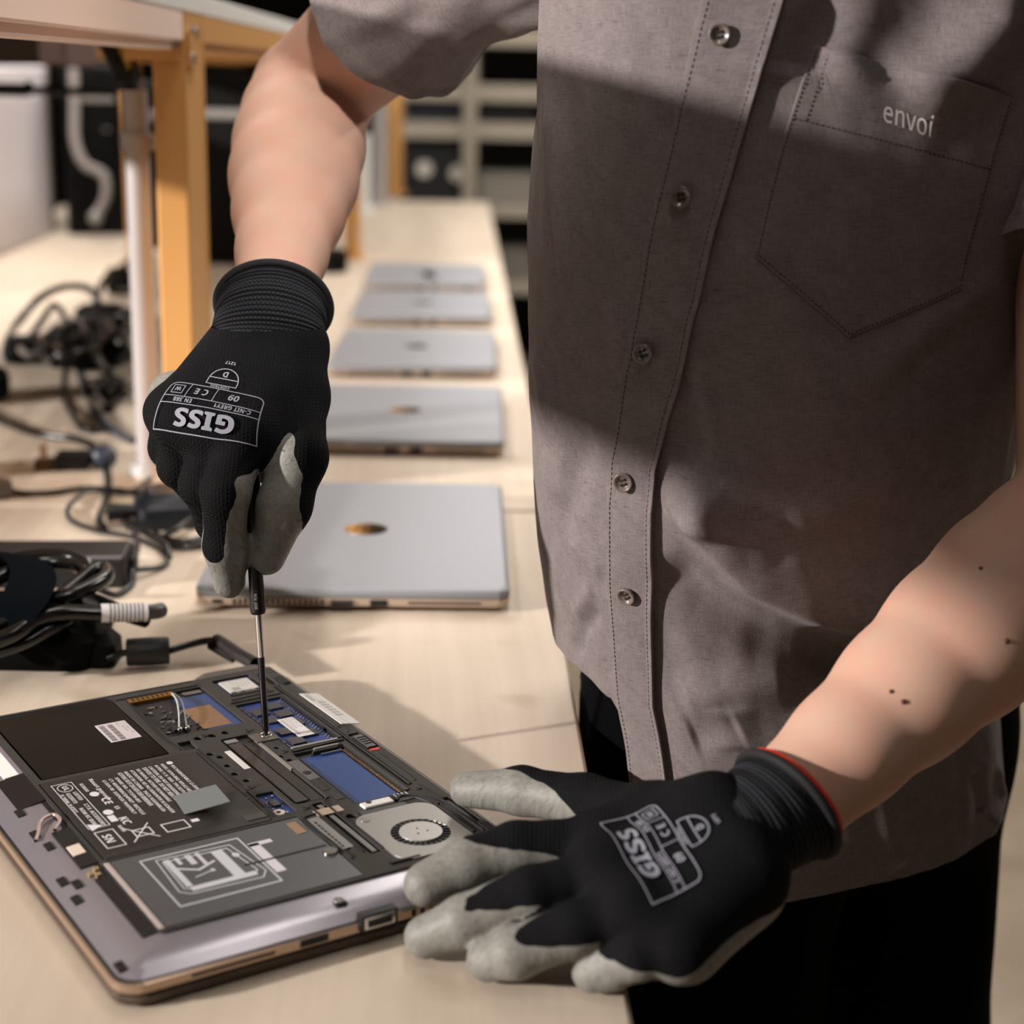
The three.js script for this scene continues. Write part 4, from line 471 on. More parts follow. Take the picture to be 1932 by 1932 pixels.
// body under the clothes: one continuous skin
const SR = D(905, -120, 1.08), ER = D(580, 178, 1.255), WR = D(516, 575, 1.055), SL = D(2085, -130, .96), EL = D(2065, 975, .935), WL = D(1485, 1518, .835);
const bone = (a, b, ra, rb) => ({ a, b, ra, rb });
const mix = (a, b, t) => a.clone().lerp(b, t);
{ const tz = [];
  for (const [y0, y1] of [[-.1, .1], [.1, .25], [.25, .4], [.4, .52]]) for (const s of [-1, 1]) { const p = (y) => { const c = sec(y), [L] = yaw2(-c[5] * Math.PI / 180); return V(c[1], T + y, c[2]).addScaledVector(L, s * .062); }; tz.push(bone(p(y0), p(y1), .066, .066)); }
  const neck0 = V(.208, T + .56, -.99), head = V(.185, T + .87, -.965), fd = V(-.62, -.42, .66).normalize(), hs = V(.73, 0, .69).normalize();
  tz.push(bone(neck0, SR, .06, .05), bone(neck0, SL, .06, .05), bone(neck0, V(.2, T + .76, -.975), .056, .054));
  const hd = [bone(head, head.clone().addScaledVector(fd, -.035).add(V(0, .02, 0)), .074, .076), bone(head.clone().add(V(0, -.03, 0)).addScaledVector(fd, .03), head.clone().add(V(0, -.085, 0)).addScaledVector(fd, .055), .05, .03)];
  const nose = [bone(head.clone().addScaledVector(fd, .082).add(V(0, -.005, 0)), head.clone().addScaledVector(fd, .098).add(V(0, -.04, 0)), .008, .012)], ears = [-1, 1].map((s) => bone(head.clone().addScaledVector(hs, s * .074).add(V(0, .01, 0)), head.clone().addScaledVector(hs, s * .07).add(V(0, -.03, 0)), .014, .008));
  const prof = (a, b, l) => l.slice(1).map(([t, r], i) => bone(mix(a, b, l[i][0]), mix(a, b, t), l[i][1], r));
  const armR = [bone(SR, mix(SR, ER, .45), .044, .046), bone(mix(SR, ER, .45), ER, .046, .0405), ...prof(ER, WR, [[0, .0405], [.14, .0446], [.28, .0462], [.44, .0442], [.6, .0372], [.78, .0294], [1, .0244]]), bone(WR, D(508, 615, 1.045), .0238, .016)];
  const armL = [bone(SL, EL, .05, .042), ...prof(EL, WL, [[0, .042], [.14, .045], [.28, .0458], [.46, .0425], [.64, .0365], [.82, .0302], [1, .0264]]), bone(WL, D(1462, 1532, .833), .0245, .018)];
  const [L, Fr] = yaw2(-42 * Math.PI / 180), hip = V(.204, T - .06, -1.135), legs = []; for (const s of [-1, 1]) { const h = hip.clone().addScaledVector(L, s > 0 ? .108 : -.083), k = V(h.x + L.x * s * .03, .5, h.z + L.z * s * .03).addScaledVector(Fr, .02), a = V(k.x, .09, k.z).addScaledVector(Fr, -.03); legs.push(bone(h, k, .076, .055), bone(k, a, .052, .036), bone(a.clone().add(V(0, -.045, 0)), a.clone().add(V(0, -.05, 0)).addScaledVector(Fr, .16), .036, .03)); }
  const f = field([{ bones: tz, k: .05, join: .03 }, { bones: legs, k: .03, join: .02 }, { bones: armR, k: .008, join: .014 }, { bones: armL, k: .008, join: .014 }, { bones: hd, k: .05, join: .03 }, { bones: nose, k: .01, join: .012 }, { bones: ears, k: .004, join: .006 }]);
  const g = surfaceNets(f, V(-.27, .0, -1.36), V(.46, T + 1.0, -.74), .0058);
  const P = g.attributes.position, col = new Float32Array(P.count * 3), c = new THREE.Color(), moles = [[1850, 1065], [1900, 1210], [1673, 1314], [1712, 1321]].map(([x, y], i) => { let b = 9, q = V(); const v = V(); for (let k = 0; k < P.count; k++) { v.fromBufferAttribute(P, k); if (v.y < T || v.distanceTo(camera.position) > 1.25) continue; const r = toPx(v), d = Math.hypot(r[0] - x, r[1] - y) * 1e-3 + r[2] * .1; if (d < b) { b = d; q.copy(v); } } return q; });
  const v = V(); for (let i = 0; i < P.count; i++) { v.fromBufferAttribute(P, i); const n = nz(v.x * 38, v.y * 38, v.z * 38) * .5 + nz(v.x * 110, v.y * 110, v.z * 110) * .4; c.setRGB(.575 + n * .06, .345 - n * .045, .258 - n * .04); col.set([c.r, c.g, c.b], i * 3); }
  g.setAttribute('color', new THREE.BufferAttribute(col, 3)); planarUV(g, (p) => [p.x * 14 + p.z * 9, p.y * 14 + p.z * 6]);
  const skinBump = tex(512, 512, (x, y) => { const n = 128 + nz(x / 3, y / 3, 2) * 50 + nz(x / 7, y / 7, 5) * 40 + (rnd() - .5) * 30; return [n, n, n]; }, false);
  const skin = new THREE.MeshPhysicalMaterial({ vertexColors: true, roughness: .6, bumpMap: skinBump, bumpScale: .00022, specularIntensity: .35 });
  const body = partW(person, 'body', g, skin);
  const moleMat = mat(0x4a2114, .6); moles.forEach((m, i) => { const n = m.clone().sub(i < 4 ? mix(EL, WL, .4) : mix(ER, WR, .4)); part(body, 'mole', new THREE.SphereGeometry(.0011 + (i % 2) * .0003, 10, 8).scale(1, 1, 1).translate(m.x - .2, m.y, m.z + 1.12), moleMat); });
  const eye = mat(0xe8e4de, .2), iris = mat(0x3a2a1c, .3); for (const s of [-1, 1]) { const e = head.clone().addScaledVector(hs, s * .032).addScaledVector(fd, .068); const m = partW(body, 'eye', new THREE.SphereGeometry(.0125, 18, 12).translate(e.x, e.y, e.z), eye); const q = e.clone().addScaledVector(fd, .0105); partW(body, 'eyebrow', between(e.clone().add(V(0, .022, 0)).addScaledVector(hs, -.016).addScaledVector(fd, .008), e.clone().add(V(0, .024, 0)).addScaledVector(hs, .016).addScaledVector(fd, .008), .004, 8), mat(0x2a1c12, .9)); q.sub(V(0, 0, 0)); partW(body, 'iris', new THREE.SphereGeometry(.0055, 12, 10).translate(q.x, q.y, q.z), iris); }
  const mo = head.clone().addScaledVector(fd, .084).add(V(0, -.068, 0)); partW(body, 'lips', between(mo.clone().addScaledVector(hs, -.02), mo.clone().addScaledVector(hs, .02), .0055, 10), mat(0x9c5a4c, .5));
  const hb = head.clone().addScaledVector(fd, -.03).add(V(0, .025, 0)); const hg = surfaceNets((x, y, z) => { const d = Math.hypot(x - hb.x, y - hb.y, z - hb.z) - .089 + .004 * nz(x * 60, y * 60, z * 60), cut = (x - head.x) * fd.x + (y - head.y - .035) * fd.y + (z - head.z) * fd.z - .022; return Math.max(d, cut); }, hb.clone().subScalar(.12), hb.clone().addScalar(.12), .006); planarUV(hg, (p) => [p.x * 10, p.y * 10]); partW(person, 'hair', hg, mat(0x2b1d14, .8));
  // trousers and shoes
  const tb = legs.map((b, i) => i % 3 === 2 ? null : bone(b.a, b.b, b.ra + .02, b.rb + .026)).filter(Boolean); for (const s of [-1, 1]) tb.push(bone(hip.clone().addScaledVector(L, s > 0 ? .082 : -.071).add(V(0, .15, 0)), hip.clone().addScaledVector(L, s > 0 ? .1 : -.075), .093, .098));
  const tf = field([{ bones: tb, k: .045, join: .03 }]), tg = surfaceNets((x, y, z) => Math.max(tf(x, y, z), y - (T + .075), .075 - y, y < T + .006 ? .067 + .0349 * (z + .673) - x : -1) + .003 * nz(x * 18, y * 9, z * 18), V(-.1, .04, -1.4), V(.52, T + .1, -.8), .008); planarUV(tg, (p) => [(p.x + p.z) / .08, p.y / .08]);
  const trousers = partW(person, 'trousers', tg, mat(0x040405, .95, 0, { specularIntensity: .1 }), 'black trousers');
  const sb = legs.filter((b, i) => i % 3 === 2), sg = surfaceNets((x, y, z) => Math.max(field([{ bones: sb.map((b) => bone(b.a, b.b, .046, .04)), k: .01, join: .01 }])(x, y, z), .003 - y), V(-.25, -.01, -1.4), V(.52, .16, -.75), .008); planarUV(sg, (p) => [p.x * 5, p.z * 5]); partW(person, 'shoes', sg, mat(0x17120f, .5)); }
{ const up = ER.clone().sub(SR).normalize(); sleeve(D(1005, -158, 1.06), V(-1, -.25, .2).normalize(), .088, D(745, 22, 1.165), up, .0695, [.8, .95], 1.3).userData.label = 'right short sleeve';
  const ul = EL.clone().sub(SL).normalize(); sleeve(D(1985, -110, .975), V(.85, -.4, .2).normalize(), .1, mix(SL, EL, .55), ul, .068, [.8, .95], 5.1); }

// ---------------------------------------------------------------- gloves
const knit = tex(512, 512, (x, y) => { const u = x % 16, v = y % 16, d = Math.abs(u - 8) + Math.abs(((v + (x >> 4) % 2 * 8) % 16) - 8), k = d < 5 ? 1 : 0, n = k * (8 + rnd() * rnd() * 95) + rnd() * 5; return [6 + n * .92, 6 + n * .94, 7 + n]; });
const knitBump = tex(256, 256, (x, y) => { const u = x % 16, v = (y + (x >> 4) % 2 * 8) % 16, n = 255 * Math.max(0, 1 - Math.hypot(u - 8, v - 8) / 8); return [n, n, n]; }, false);
const knitMat = mat(0xffffff, .85, 0, { map: knit, bumpMap: knitBump, bumpScale: .00022, specularIntensity: .2 });
const coatTex = tex(512, 512, (x, y) => { const n = nz(x / 5, y / 5, 3) * 20 + nz(x / 40, y / 40, 6) * 26 + (rnd() - .5) * 22; const st = nz(x / 60, y / 26, 33) > .42 ? -30 : 0; return [124 + n * .5 + st * .5, 123 + n * .5 + st * .5, 117 + n * .5 + st * .5]; });
const coatBump = tex(256, 256, (x, y) => { const n = 128 + nz(x / 4, y / 4, 2) * 60 + nz(x / 14, y / 14, 7) * 60; return [n, n, n]; }, false);
const coatMat = mat(0xffffff, .5, 0, { map: coatTex, bumpMap: coatBump, bumpScale: .0003, specularIntensity: .6 });
const ribTex = tex(64, 512, (x, y) => { const r = Math.abs(Math.sin(y / 512 * Math.PI * 19)), w = (x + (Math.floor(y / 15) % 2) * 8) % 16 / 16, n = r * (8 + 52 * (w < .6 ? 1 : .35)) * (.6 + .6 * rnd()); return [7 + n * .8, 7 + n * .83, 8 + n * .92]; });
const ribBump = tex(64, 512, (x, y) => { const n = 255 * Math.abs(Math.sin(y / 512 * Math.PI * 19)); return [n, n, n]; }, false);
ribTex.repeat.set(20, 1); ribBump.repeat.set(20, 1);
const ribMat = mat(0xffffff, .82, 0, { map: ribTex, bumpMap: ribBump, bumpScale: .0007, specularIntensity: .25 });
const printTex = (mark) => canvasTex(1024, 820, (x) => {
  x.clearRect(0, 0, 1024, 820); x.fillStyle = x.strokeStyle = '#8d8e9a'; x.lineWidth = 9; x.lineJoin = 'round';
  x.beginPath(); x.moveTo(30, 30); x.quadraticCurveTo(512, -10, 994, 30); x.lineTo(940, 430); x.quadraticCurveTo(920, 470, 870, 470); x.lineTo(140, 470); x.quadraticCurveTo(90, 460, 80, 420); x.closePath(); x.stroke();
  x.font = 'bold 205px sans-serif'; x.textAlign = 'center'; x.textBaseline = 'middle'; x.lineWidth = 7; x.save(); x.translate(512, 140); x.scale(1.3, 1); x.fillText('GISS', 0, 0); x.strokeText('GISS', 0, 0); x.restore();
  x.lineWidth = 7; x.beginPath(); x.moveTo(60, 250); x.lineTo(968, 250); x.moveTo(70, 320); x.lineTo(956, 320); x.moveTo(500, 320); x.lineTo(500, 470); x.moveTo(760, 320); x.lineTo(745, 470); x.stroke();
  x.font = 'bold 56px sans-serif'; x.fillText('C-NIT GREY1', 300, 287); x.fillText('EN 388', 760, 287); x.font = 'bold 92px sans-serif'; x.fillText('09', 330, 398); x.fillText('C E', 630, 398); x.font = 'bold 60px sans-serif'; x.strokeRect(800, 350, 100, 88); x.fillText('W', 850, 396);
  x.lineWidth = 9; x.beginPath(); x.moveTo(370, 520); x.lineTo(370, 560); x.bezierCurveTo(380, 760, 640, 760, 650, 560); x.lineTo(650, 520); x.closePath(); x.stroke(); x.beginPath(); x.moveTo(372, 600); x.lineTo(648, 600); x.stroke(); x.font = 'bold 40px sans-serif'; x.fillText('CONTROL', 510, 496); x.font = 'bold 84px sans-serif'; x.fillText('D', 510, 650); x.font = 'bold 46px sans-serif'; x.fillText(mark, 510, 780);
});
function makeGlove(name, label, o) {
  const G = new THREE.Group(); G.name = name; G.userData.label = label; person.add(G);
  const all = o.groups.flatMap((g) => g.bones), f = field(o.groups), g = surfaceNets(f, o.lo, o.hi, .0019), P = g.attributes.position, Nn = g.attributes.normal, s = new Float32Array(P.count);
  for (let i = 0; i < P.count; i++) { const x = P.getX(i), y = P.getY(i), z = P.getZ(i); let m = 9; const ds = all.map((b) => { const d = boneDist(b, x, y, z); m = Math.min(m, d); return [d, b.t]; }); let sw = 0, ss = 0; all.forEach((b, k) => { const w = Math.exp((m - ds[k][0]) / .0022); if (w < .01) return; sw += w; ss += w * (lerp(b.c0, b.c1, ds[k][1]) - (Nn.getX(i) * b.bd.x + Nn.getY(i) * b.bd.y + Nn.getZ(i) * b.bd.z)); }); s[i] = ss / sw + .05 * nz(x * 160, y * 160, z * 160); }
  planarUV(g, (p) => [p.dot(o.ux) / .036, p.dot(o.uy) / .036]);
  const [black, grey] = splitBy(g, s), whole = g.clone(); partW(G, 'knit_back', black, knitMat); const coat = partW(G, 'grip_coating', grey, coatMat, 'grey rubber grip coating');
  // printed panel on the back of the hand
  const tmp = new THREE.Mesh(whole.toNonIndexed(), knitMat); const n = o.print.n.clone().normalize(), up = o.print.up.clone().addScaledVector(n, -o.print.up.dot(n)).normalize(), rt = up.clone().cross(n), M = new THREE.Matrix4().makeBasis(rt, up, n), dg = new DecalGeometry(tmp, o.print.p, new THREE.Euler().setFromRotationMatrix(M), V(o.print.w, o.print.h, .04)), dp = dg.attributes.position, dn = dg.attributes.normal, keep = [];
  for (let i = 0; i < dp.count; i += 3) if (dn.getX(i) * n.x + dn.getY(i) * n.y + dn.getZ(i) * n.z > .1) keep.push(i, i + 1, i + 2);
  const q = new THREE.BufferGeometry(), du = dg.attributes.uv; q.setAttribute('position', new THREE.Float32BufferAttribute(keep.flatMap((i) => [dp.getX(i) + dn.getX(i) * .0005, dp.getY(i) + dn.getY(i) * .0005, dp.getZ(i) + dn.getZ(i) * .0005]), 3)); q.setAttribute('normal', new THREE.Float32BufferAttribute(keep.flatMap((i) => [dn.getX(i), dn.getY(i), dn.getZ(i)]), 3)); q.setAttribute('uv', new THREE.Float32BufferAttribute(keep.flatMap((i) => [du.getX(i), du.getY(i)]), 2));
  const pm = mat(0xffffff, .7, 0, { map: printTex(o.print.mark), transparent: true, alphaTest: .35, polygonOffset: true, polygonOffsetFactor: -2 }); partW(G, 'print_panel', q, pm, 'grey printed size panel');
  // ribbed cuff through the rings
  const R = o.rings, cv = new THREE.CatmullRomCurve3(R.map((r) => r.c)), lat = o.lateral;
  const at = (t) => { const k = t * (R.length - 1), i = Math.min(R.length - 2, Math.floor(k)), w = k - i, nn = R[i].n.clone().lerp(R[i + 1].n, w).normalize(), x = lat.clone().addScaledVector(nn, -lat.dot(nn)).normalize(), y = nn.clone().cross(x); return { c: cv.getPoint(t), x, y, a: lerp(R[i].a, R[i + 1].a, w), b: lerp(R[i].b, R[i + 1].b, w) }; };
  const cg = sheet(96, 60, (u, w, out) => { const r = at(w), a = u * 2 * Math.PI, e = .0004 * Math.sin(w * 60 * Math.PI / 2); out.copy(r.c).addScaledVector(r.x, Math.cos(a) * (r.a + e)).addScaledVector(r.y, Math.sin(a) * (r.b + e)); }, (u, w) => [u, w]); const cuff = partW(G, 'ribbed_cuff', cg, ribMat);
  const r0 = at(0), rim = (k, off) => Array.from({ length: 40 }, (_, i) => { const a = i / 40 * 2 * Math.PI; return r0.c.clone().addScaledVector(r0.x, Math.cos(a) * (r0.a + k)).addScaledVector(r0.y, Math.sin(a) * (r0.b + k)).addScaledVector(R[0].n, off); });
  partW(cuff, 'rolled_edge', tube(rim(.0006, 0), .0026, 160, 10, true), mat(0x0e0e10, .8)); if (o.red) partW(cuff, 'red_hem', tube(rim(-.0012, .0034), .0022, 160, 10, true), mat(0xd2331a, .7), 'red stitched hem'); return G;
}
const B = (a, b, ra, rb, bd, c0, c1) => ({ a, b, ra, rb, bd: V(...bd).normalize(), c0, c1 });
{ // right glove: fist closed round the driver
  const bk = [.12, .42, .9], k5 = D(322, 778, 1.0), k4 = D(350, 792, .99), k3 = D(405, 808, .985), k2 = D(462, 822, .985), w1 = D(454, 655, 1.03), w2 = D(556, 655, 1.034), t0 = D(556, 748, 1.02);
  const palm = [B(w1, k5, .0185, .0132, bk, -.35, -.12), B(w1, k4, .0185, .0155, bk, -.4, -.3), B(mix(w1, w2, .5), k3, .02, .0155, bk, -.4, -.4), B(w2, k2, .0185, .0155, bk, -.5, -.5), B(k2, D(505, 880, 1.03), .013, .011, bk, -1.2, -1.2), B(w2, t0, .0185, .019, [.4, .3, .7], -1.2, -1.2), B(k5, k4, .0132, .015, bk, -.2, -.3), B(k4, k3, .015, .015, bk, -.4, -.4), B(k3, k2, .015, .015, bk, -.5, -.5), B(t0, k2, .017, .014, [.4, .3, .7], -1.2, -1.2), B(D(330, 750, 1.03), D(318, 850, 1.035), .0165, .0125, [.5, .3, .8], .55, .5)];
  const ix = D(425, 930, .966), iy = D(424, 1030, .985), iz = D(432, 1098, 1.0), ib = [-.47, .05, .88];
  const index = [B(k2, ix, .0145, .0135, [-.3, .3, .9], -.6, .45), B(ix, iy, .0135, .0122, ib, .62, .78), B(iy, iz, .0122, .0098, ib, .8, 1.5)];
  const m1 = D(380, 915, .985), m2 = D(405, 985, 1.02), middle = [B(k3, m1, .0135, .0125, [-.4, .4, .8], -.8, -.4), B(m1, m2, .0125, .011, [-.6, .2, .75], -.4, -.2), B(m2, D(440, 1010, 1.03), .011, .01, [-.6, .2, .75], .2, 1.2)];
  const r1 = D(338, 880, 1.005), ring = [B(k4, r1, .0135, .0125, [-.4, .4, .8], -.8, -.4), B(r1, D(372, 925, 1.035), .012, .0108, [-.6, .2, .75], -.3, .1)];
  const p1 = D(318, 845, 1.015), pinky = [B(k5, p1, .0125, .0115, [-.3, .4, .8], -.6, -.3), B(p1, D(345, 888, 1.045), .011, .0098, [-.5, .2, .75], -.2, .2)];
  const tb = [.93, .1, -.1], t1 = D(563, 862, .99), t2 = D(536, 955, .985), t3 = D(503, 1050, 1.0), thumb = [B(t0, t1, .019, .0165, [.75, .3, .5], -1.1, .2), B(t1, t2, .0165, .0152, tb, .35, .55), B(t2, t3, .0152, .0112, tb, .6, 1.3)];
  const eR = ER.clone().sub(WR).normalize();
  makeGlove('right_glove', 'black knit glove closed round the screwdriver', { groups: [{ bones: palm, k: .013, join: .006 }, { bones: index, k: .006, join: .006 }, { bones: middle, k: .006, join: .004 }, { bones: ring, k: .006, join: .004 }, { bones: pinky, k: .006, join: .004 }, { bones: thumb, k: .007, join: .007 }], lo: V(-.26, T + .03, -1.075), hi: V(-.1, T + .26, -.86), ux: V(1, 0, 0), uy: V(0, .8, -.6),
    print: { p: D(402, 742, .972), n: V(-.1, .5, .85), up: D(376, 830, .985).sub(D(420, 680, 1.0)), w: .066, h: .054, mark: '1217' },
    rings: [{ c: D(516, 578, 1.058), n: eR, a: .0352, b: .0325 }, { c: D(511, 602, 1.046), n: eR.clone().add(V(.03, .25, 0)).normalize(), a: .0345, b: .0295 }, { c: D(506, 632, 1.036), n: eR.clone().add(V(.05, .8, .1)).normalize(), a: .0352, b: .0262 }, { c: D(503, 662, 1.031), n: V(.06, .95, -.3).normalize(), a: .0362, b: .0205 }], lateral: V(1, 0, 0) }); }
{ // left glove: hand spread on the laptop corner and the bench
  const bk = [.0, .8, .5], up = [.02, .95, -.12], k2 = H(1140, 1592, .044), k3 = H(1135, 1652, .043), k4 = H(1190, 1722, .037), k5 = H(1272, 1782, .028), w1 = H(1345, 1545, .062), w2 = H(1400, 1640, .05), t0 = H(1235, 1550, .05);
  const palm = [B(w1, k2, .0205, .0135, bk, -.45, -.5), B(mix(w1, w2, .4), k3, .021, .0135, bk, -.5, -.6), B(w2, k4, .02, .013, bk, -.4, -.4), B(w2, k5, .02, .0125, bk, -.3, -.1), B(w1, t0, .02, .017, [0, .8, .3], -1.2, -1.2), B(t0, k2, .016, .013, bk, -1.2, -1), B(k2, k3, .013, .013, bk, -.6, -.6), B(k3, k4, .013, .0125, bk, -.5, -.4), B(k4, k5, .0125, .012, bk, -.3, -.1), B(H(1395, 1690, .036), H(1300, 1790, .024), .0175, .0145, [.1, .9, .1], .5, .62)];
  const fin = (k, a, b, t, r, c, u = [.0, .86, .46]) => [B(k, a, r + .0012, r + .001, u, -.4, c), B(a, b, r + .001, r + .0006, u, c, .98), B(b, t, r + .0006, r - .0012, u, 1.05, 1.5)];
  const index = fin(k2, H(974, 1602, .042), H(880, 1632, .036), H(804, 1669, .0288), .0124, .3, up), middle = fin(k3, H(1000, 1686, .037), H(876, 1739, .0225), H(803, 1768, .0118), .0117, .48), ring = fin(k4, H(1085, 1754, .03), H(972, 1798, .0185), H(920, 1812, .0114), .0113, .4), pinky = fin(k5, H(1205, 1801, .0235), H(1150, 1822, .0145), H(1117, 1835, .0107), .0106, .35);
  const tu = [.1, .85, -.5], thumb = [B(t0, H(1105, 1512, .044), .0165, .0138, [0, .9, -.1], -1.3, -.3), B(H(1105, 1512, .044), H(985, 1492, .04), .0138, .0125, tu, .1, .62), B(H(985, 1492, .04), H(882, 1490, .033), .0125, .0098, tu, .72, 1.4)];
  const eL = EL.clone().sub(WL).normalize();
  makeGlove('left_glove', 'black knit glove spread on the laptop corner', { groups: [{ bones: palm, k: .013, join: .006 }, { bones: index, k: .004, join: .006 }, { bones: middle, k: .004, join: .0035 }, { bones: ring, k: .004, join: .0035 }, { bones: pinky, k: .004, join: .0035 }, { bones: thumb, k: .006, join: .009 }], lo: V(-.07, T - .004, -.97), hi: V(.16, T + .105, -.66), ux: V(1, 0, 0), uy: V(0, .5, -.86),
    print: { p: H(1266, 1600, .06), n: V(0, .85, .45), up: H(1100, 1652, .05).sub(H(1290, 1618, .05)), w: .064, h: .05, mark: 'LEFT' },
    rings: [{ c: WL, n: eL, a: .034, b: .031 }, { c: D(1440, 1546, .828), n: eL.clone().add(V(.2, 0, 0)).normalize(), a: .0335, b: .0285 }, { c: D(1395, 1575, .822), n: eL.clone().add(V(.5, 0, 0)).normalize(), a: .033, b: .0265 }, { c: D(1352, 1592, .818), n: V(.88, .2, -.3).normalize(), a: .0325, b: .0235 }], lateral: V(0, .45, .9), red: true }); }

// ---------------------------------------------------------------- screwdriver
{ const tip = H(502, 1389, .0214), top = D(467, 850, .985), ax = top.clone().sub(tip).normalize(), L = top.distanceTo(tip), t = thing('screwdriver', 'thin screwdriver with black handle and bright shaft held upright in the right glove', 'screwdriver', tip), q = new THREE.Quaternion().setFromUnitVectors(V(0, 1, 0), ax), la = (p, n = 32) => new THREE.LatheGeometry(p.map((v) => new THREE.Vector2(...v)), n).applyQuaternion(q);
  part(t, 'blade', la([[0, 0], [.0008, .0004], [.0019, .005], [.0021, .0075], [.0021, .05]]), mat(0x4e4c50, .28, 1)); part(t, 'shaft', la([[.0021, .05], [.0021, .078]]), chrome);
  const ht = canvasTex(512, 128, (x) => { x.fillStyle = '#0c0b0b'; x.fillRect(0, 0, 512, 128); x.fillStyle = '#bdb9b4'; x.font = '34px sans-serif'; x.fillText('IBOST  PZ 0x', 30, 74); });
  const hg = la([[.0021, .0765], [.0042, .077], [.0047, .0785], [.0047, .092], [.0044, .096], [.0044, .105], [.0058, .114], [.0062, .135], [.0062, L], [.0045, L + .012], [0, L + .013]]); part(t, 'handle', hg, mat(0x0c0b0b, .35));
  const pl = new THREE.CylinderGeometry(.00478, .00478, .026, 24, 1, true, -.9, 1.8); const uv = pl.attributes.uv; for (let i = 0; i < uv.count; i++) { const a = uv.getX(i), b = uv.getY(i); uv.setXY(i, b, 1 - a); } pl.translate(0, .092, 0); pl.applyQuaternion(q); part(t, 'handle_print', pl, mat(0xffffff, .35, 0, { map: ht })); }

// ---------------------------------------------------------------- cables and chargers on the bench
const cableMat = mat(0x050506, .26), cableGrey = mat(0x14151b, .28), brassy = mat(0xb98a3f, .4, .6);
const hp = (l) => l.map(([x, y, h]) => H(x, y, h ?? .004));
function cord(name, label, pts, r, m, extra) { const p = hp(pts), t = thing(name, label, 'cable', V(p[0].x, T, p[0].z)); partW(t, 'cord', tube(p, r, 0, 8), m); if (extra) extra(t, p); return t; }
const plugAt = (t, a, b, r, m = blackPlastic, name = 'plug') => partW(t, name, between(a, b, r, 14, r * .85), m);
cord('power_cable', 'black power cable sweeping in from the left edge past the blue plug', [[-40, 770], [15, 798], [70, 818], [150, 830], [188, 858], [204, 900], [199, 948], [188, 980], [196, 1000]], .0042, cableMat);
cord('thin_cable', 'thin olive cable running level from a grey connector at the left edge', [[10, 922], [40, 930], [90, 930], [160, 921], [200, 924], [245, 928], [266, 915], [284, 903]], .003, mat(0x1d1d14, .4), (t, p) => plugAt(t, H(-25, 920, .012), H(16, 922, .008), .012, mat(0x7d7a7c, .5)));
cord('adapter_cable', 'thin grey cable looping to the small black charger', [[225, 924, .012], [175, 922], [138, 945], [127, 965], [140, 985], [190, 1002], [250, 1014, .006], [285, 1028], [308, 1044], [316, 1060], [302, 1070], [262, 1075, .009], [243, 1078, .012]], .0024, cableGrey);
cord('adapter_cable', 'dark cord crossing over from the black plug toward the fist', [[228, 926], [262, 930], [292, 945, .01], [250, 958, .008], [236, 970], [252, 992, .008], [285, 1012, .01], [312, 1030, .007], [318, 1052]], .0032, cableGrey);
{ const pl = H(330, 985), t = thing('power_plug', 'black angular power plug lying next to the fist', 'plug', V(pl.x, T, pl.z), .3); part(t, 'plug_body', loft([[.001, -.036, .04, -.03, .03, .006], [.02, -.036, .04, -.03, .03, .008], [.033, -.024, .03, -.022, .02, .008]]), mat(0x0d1219, .35)); part(t, 'strain_relief', cyl(.009, .006, .028, 0, 0, 0, 16).rotateZ(Math.PI / 2).translate(-.048, .014, .004), blackPlastic); for (const z of [-.01, .012]) part(t, 'pin', cyl(.0025, .0025, .02, 0, 0, 0, 12).rotateZ(Math.PI / 2).translate(.05, .014, z), brassy);
  const pts = hp([[292, 1006], [330, 1031], [372, 1030], [420, 1012], [440, 980, .006], [400, 965, .012], [330, 1000, .012], [310, 1012, .008], [345, 1022, .006], [395, 1010]]); const c = thing('coiled_cord', 'black cord coiled in front of the power plug', 'cable', V(pts[0].x, T, pts[0].z)); partW(c, 'cord', tube(pts, .003), cableMat); }
{ const f = H(241, 1112), t = thing('charger', 'flat black charger with a pale edge line behind the cable bundle', 'charger', V(f.x, T, f.z), .08); part(t, 'case', bx(.125, .027, .052, -.064, .0145, -.026, .004), mat(0x0c0b0d, .5)); part(t, 'edge_line', bx(.12, .0022, .0014, -.064, .0272, -.0006), mat(0x8e8a90, .3, .5)); part(t, 'socket', bx(.006, .014, .018, .001, .014, -.028, .002), blackPlastic);
  cord('charger_lead', 'short lead dropping behind the flat black charger', [[255, 1003, .012], [258, 1025, .012], [252, 1058, .012], [248, 1082, .01], [249, 1098], [215, 1122], [186, 1112, .01], [170, 1098, .02]], .003, cableGrey); }
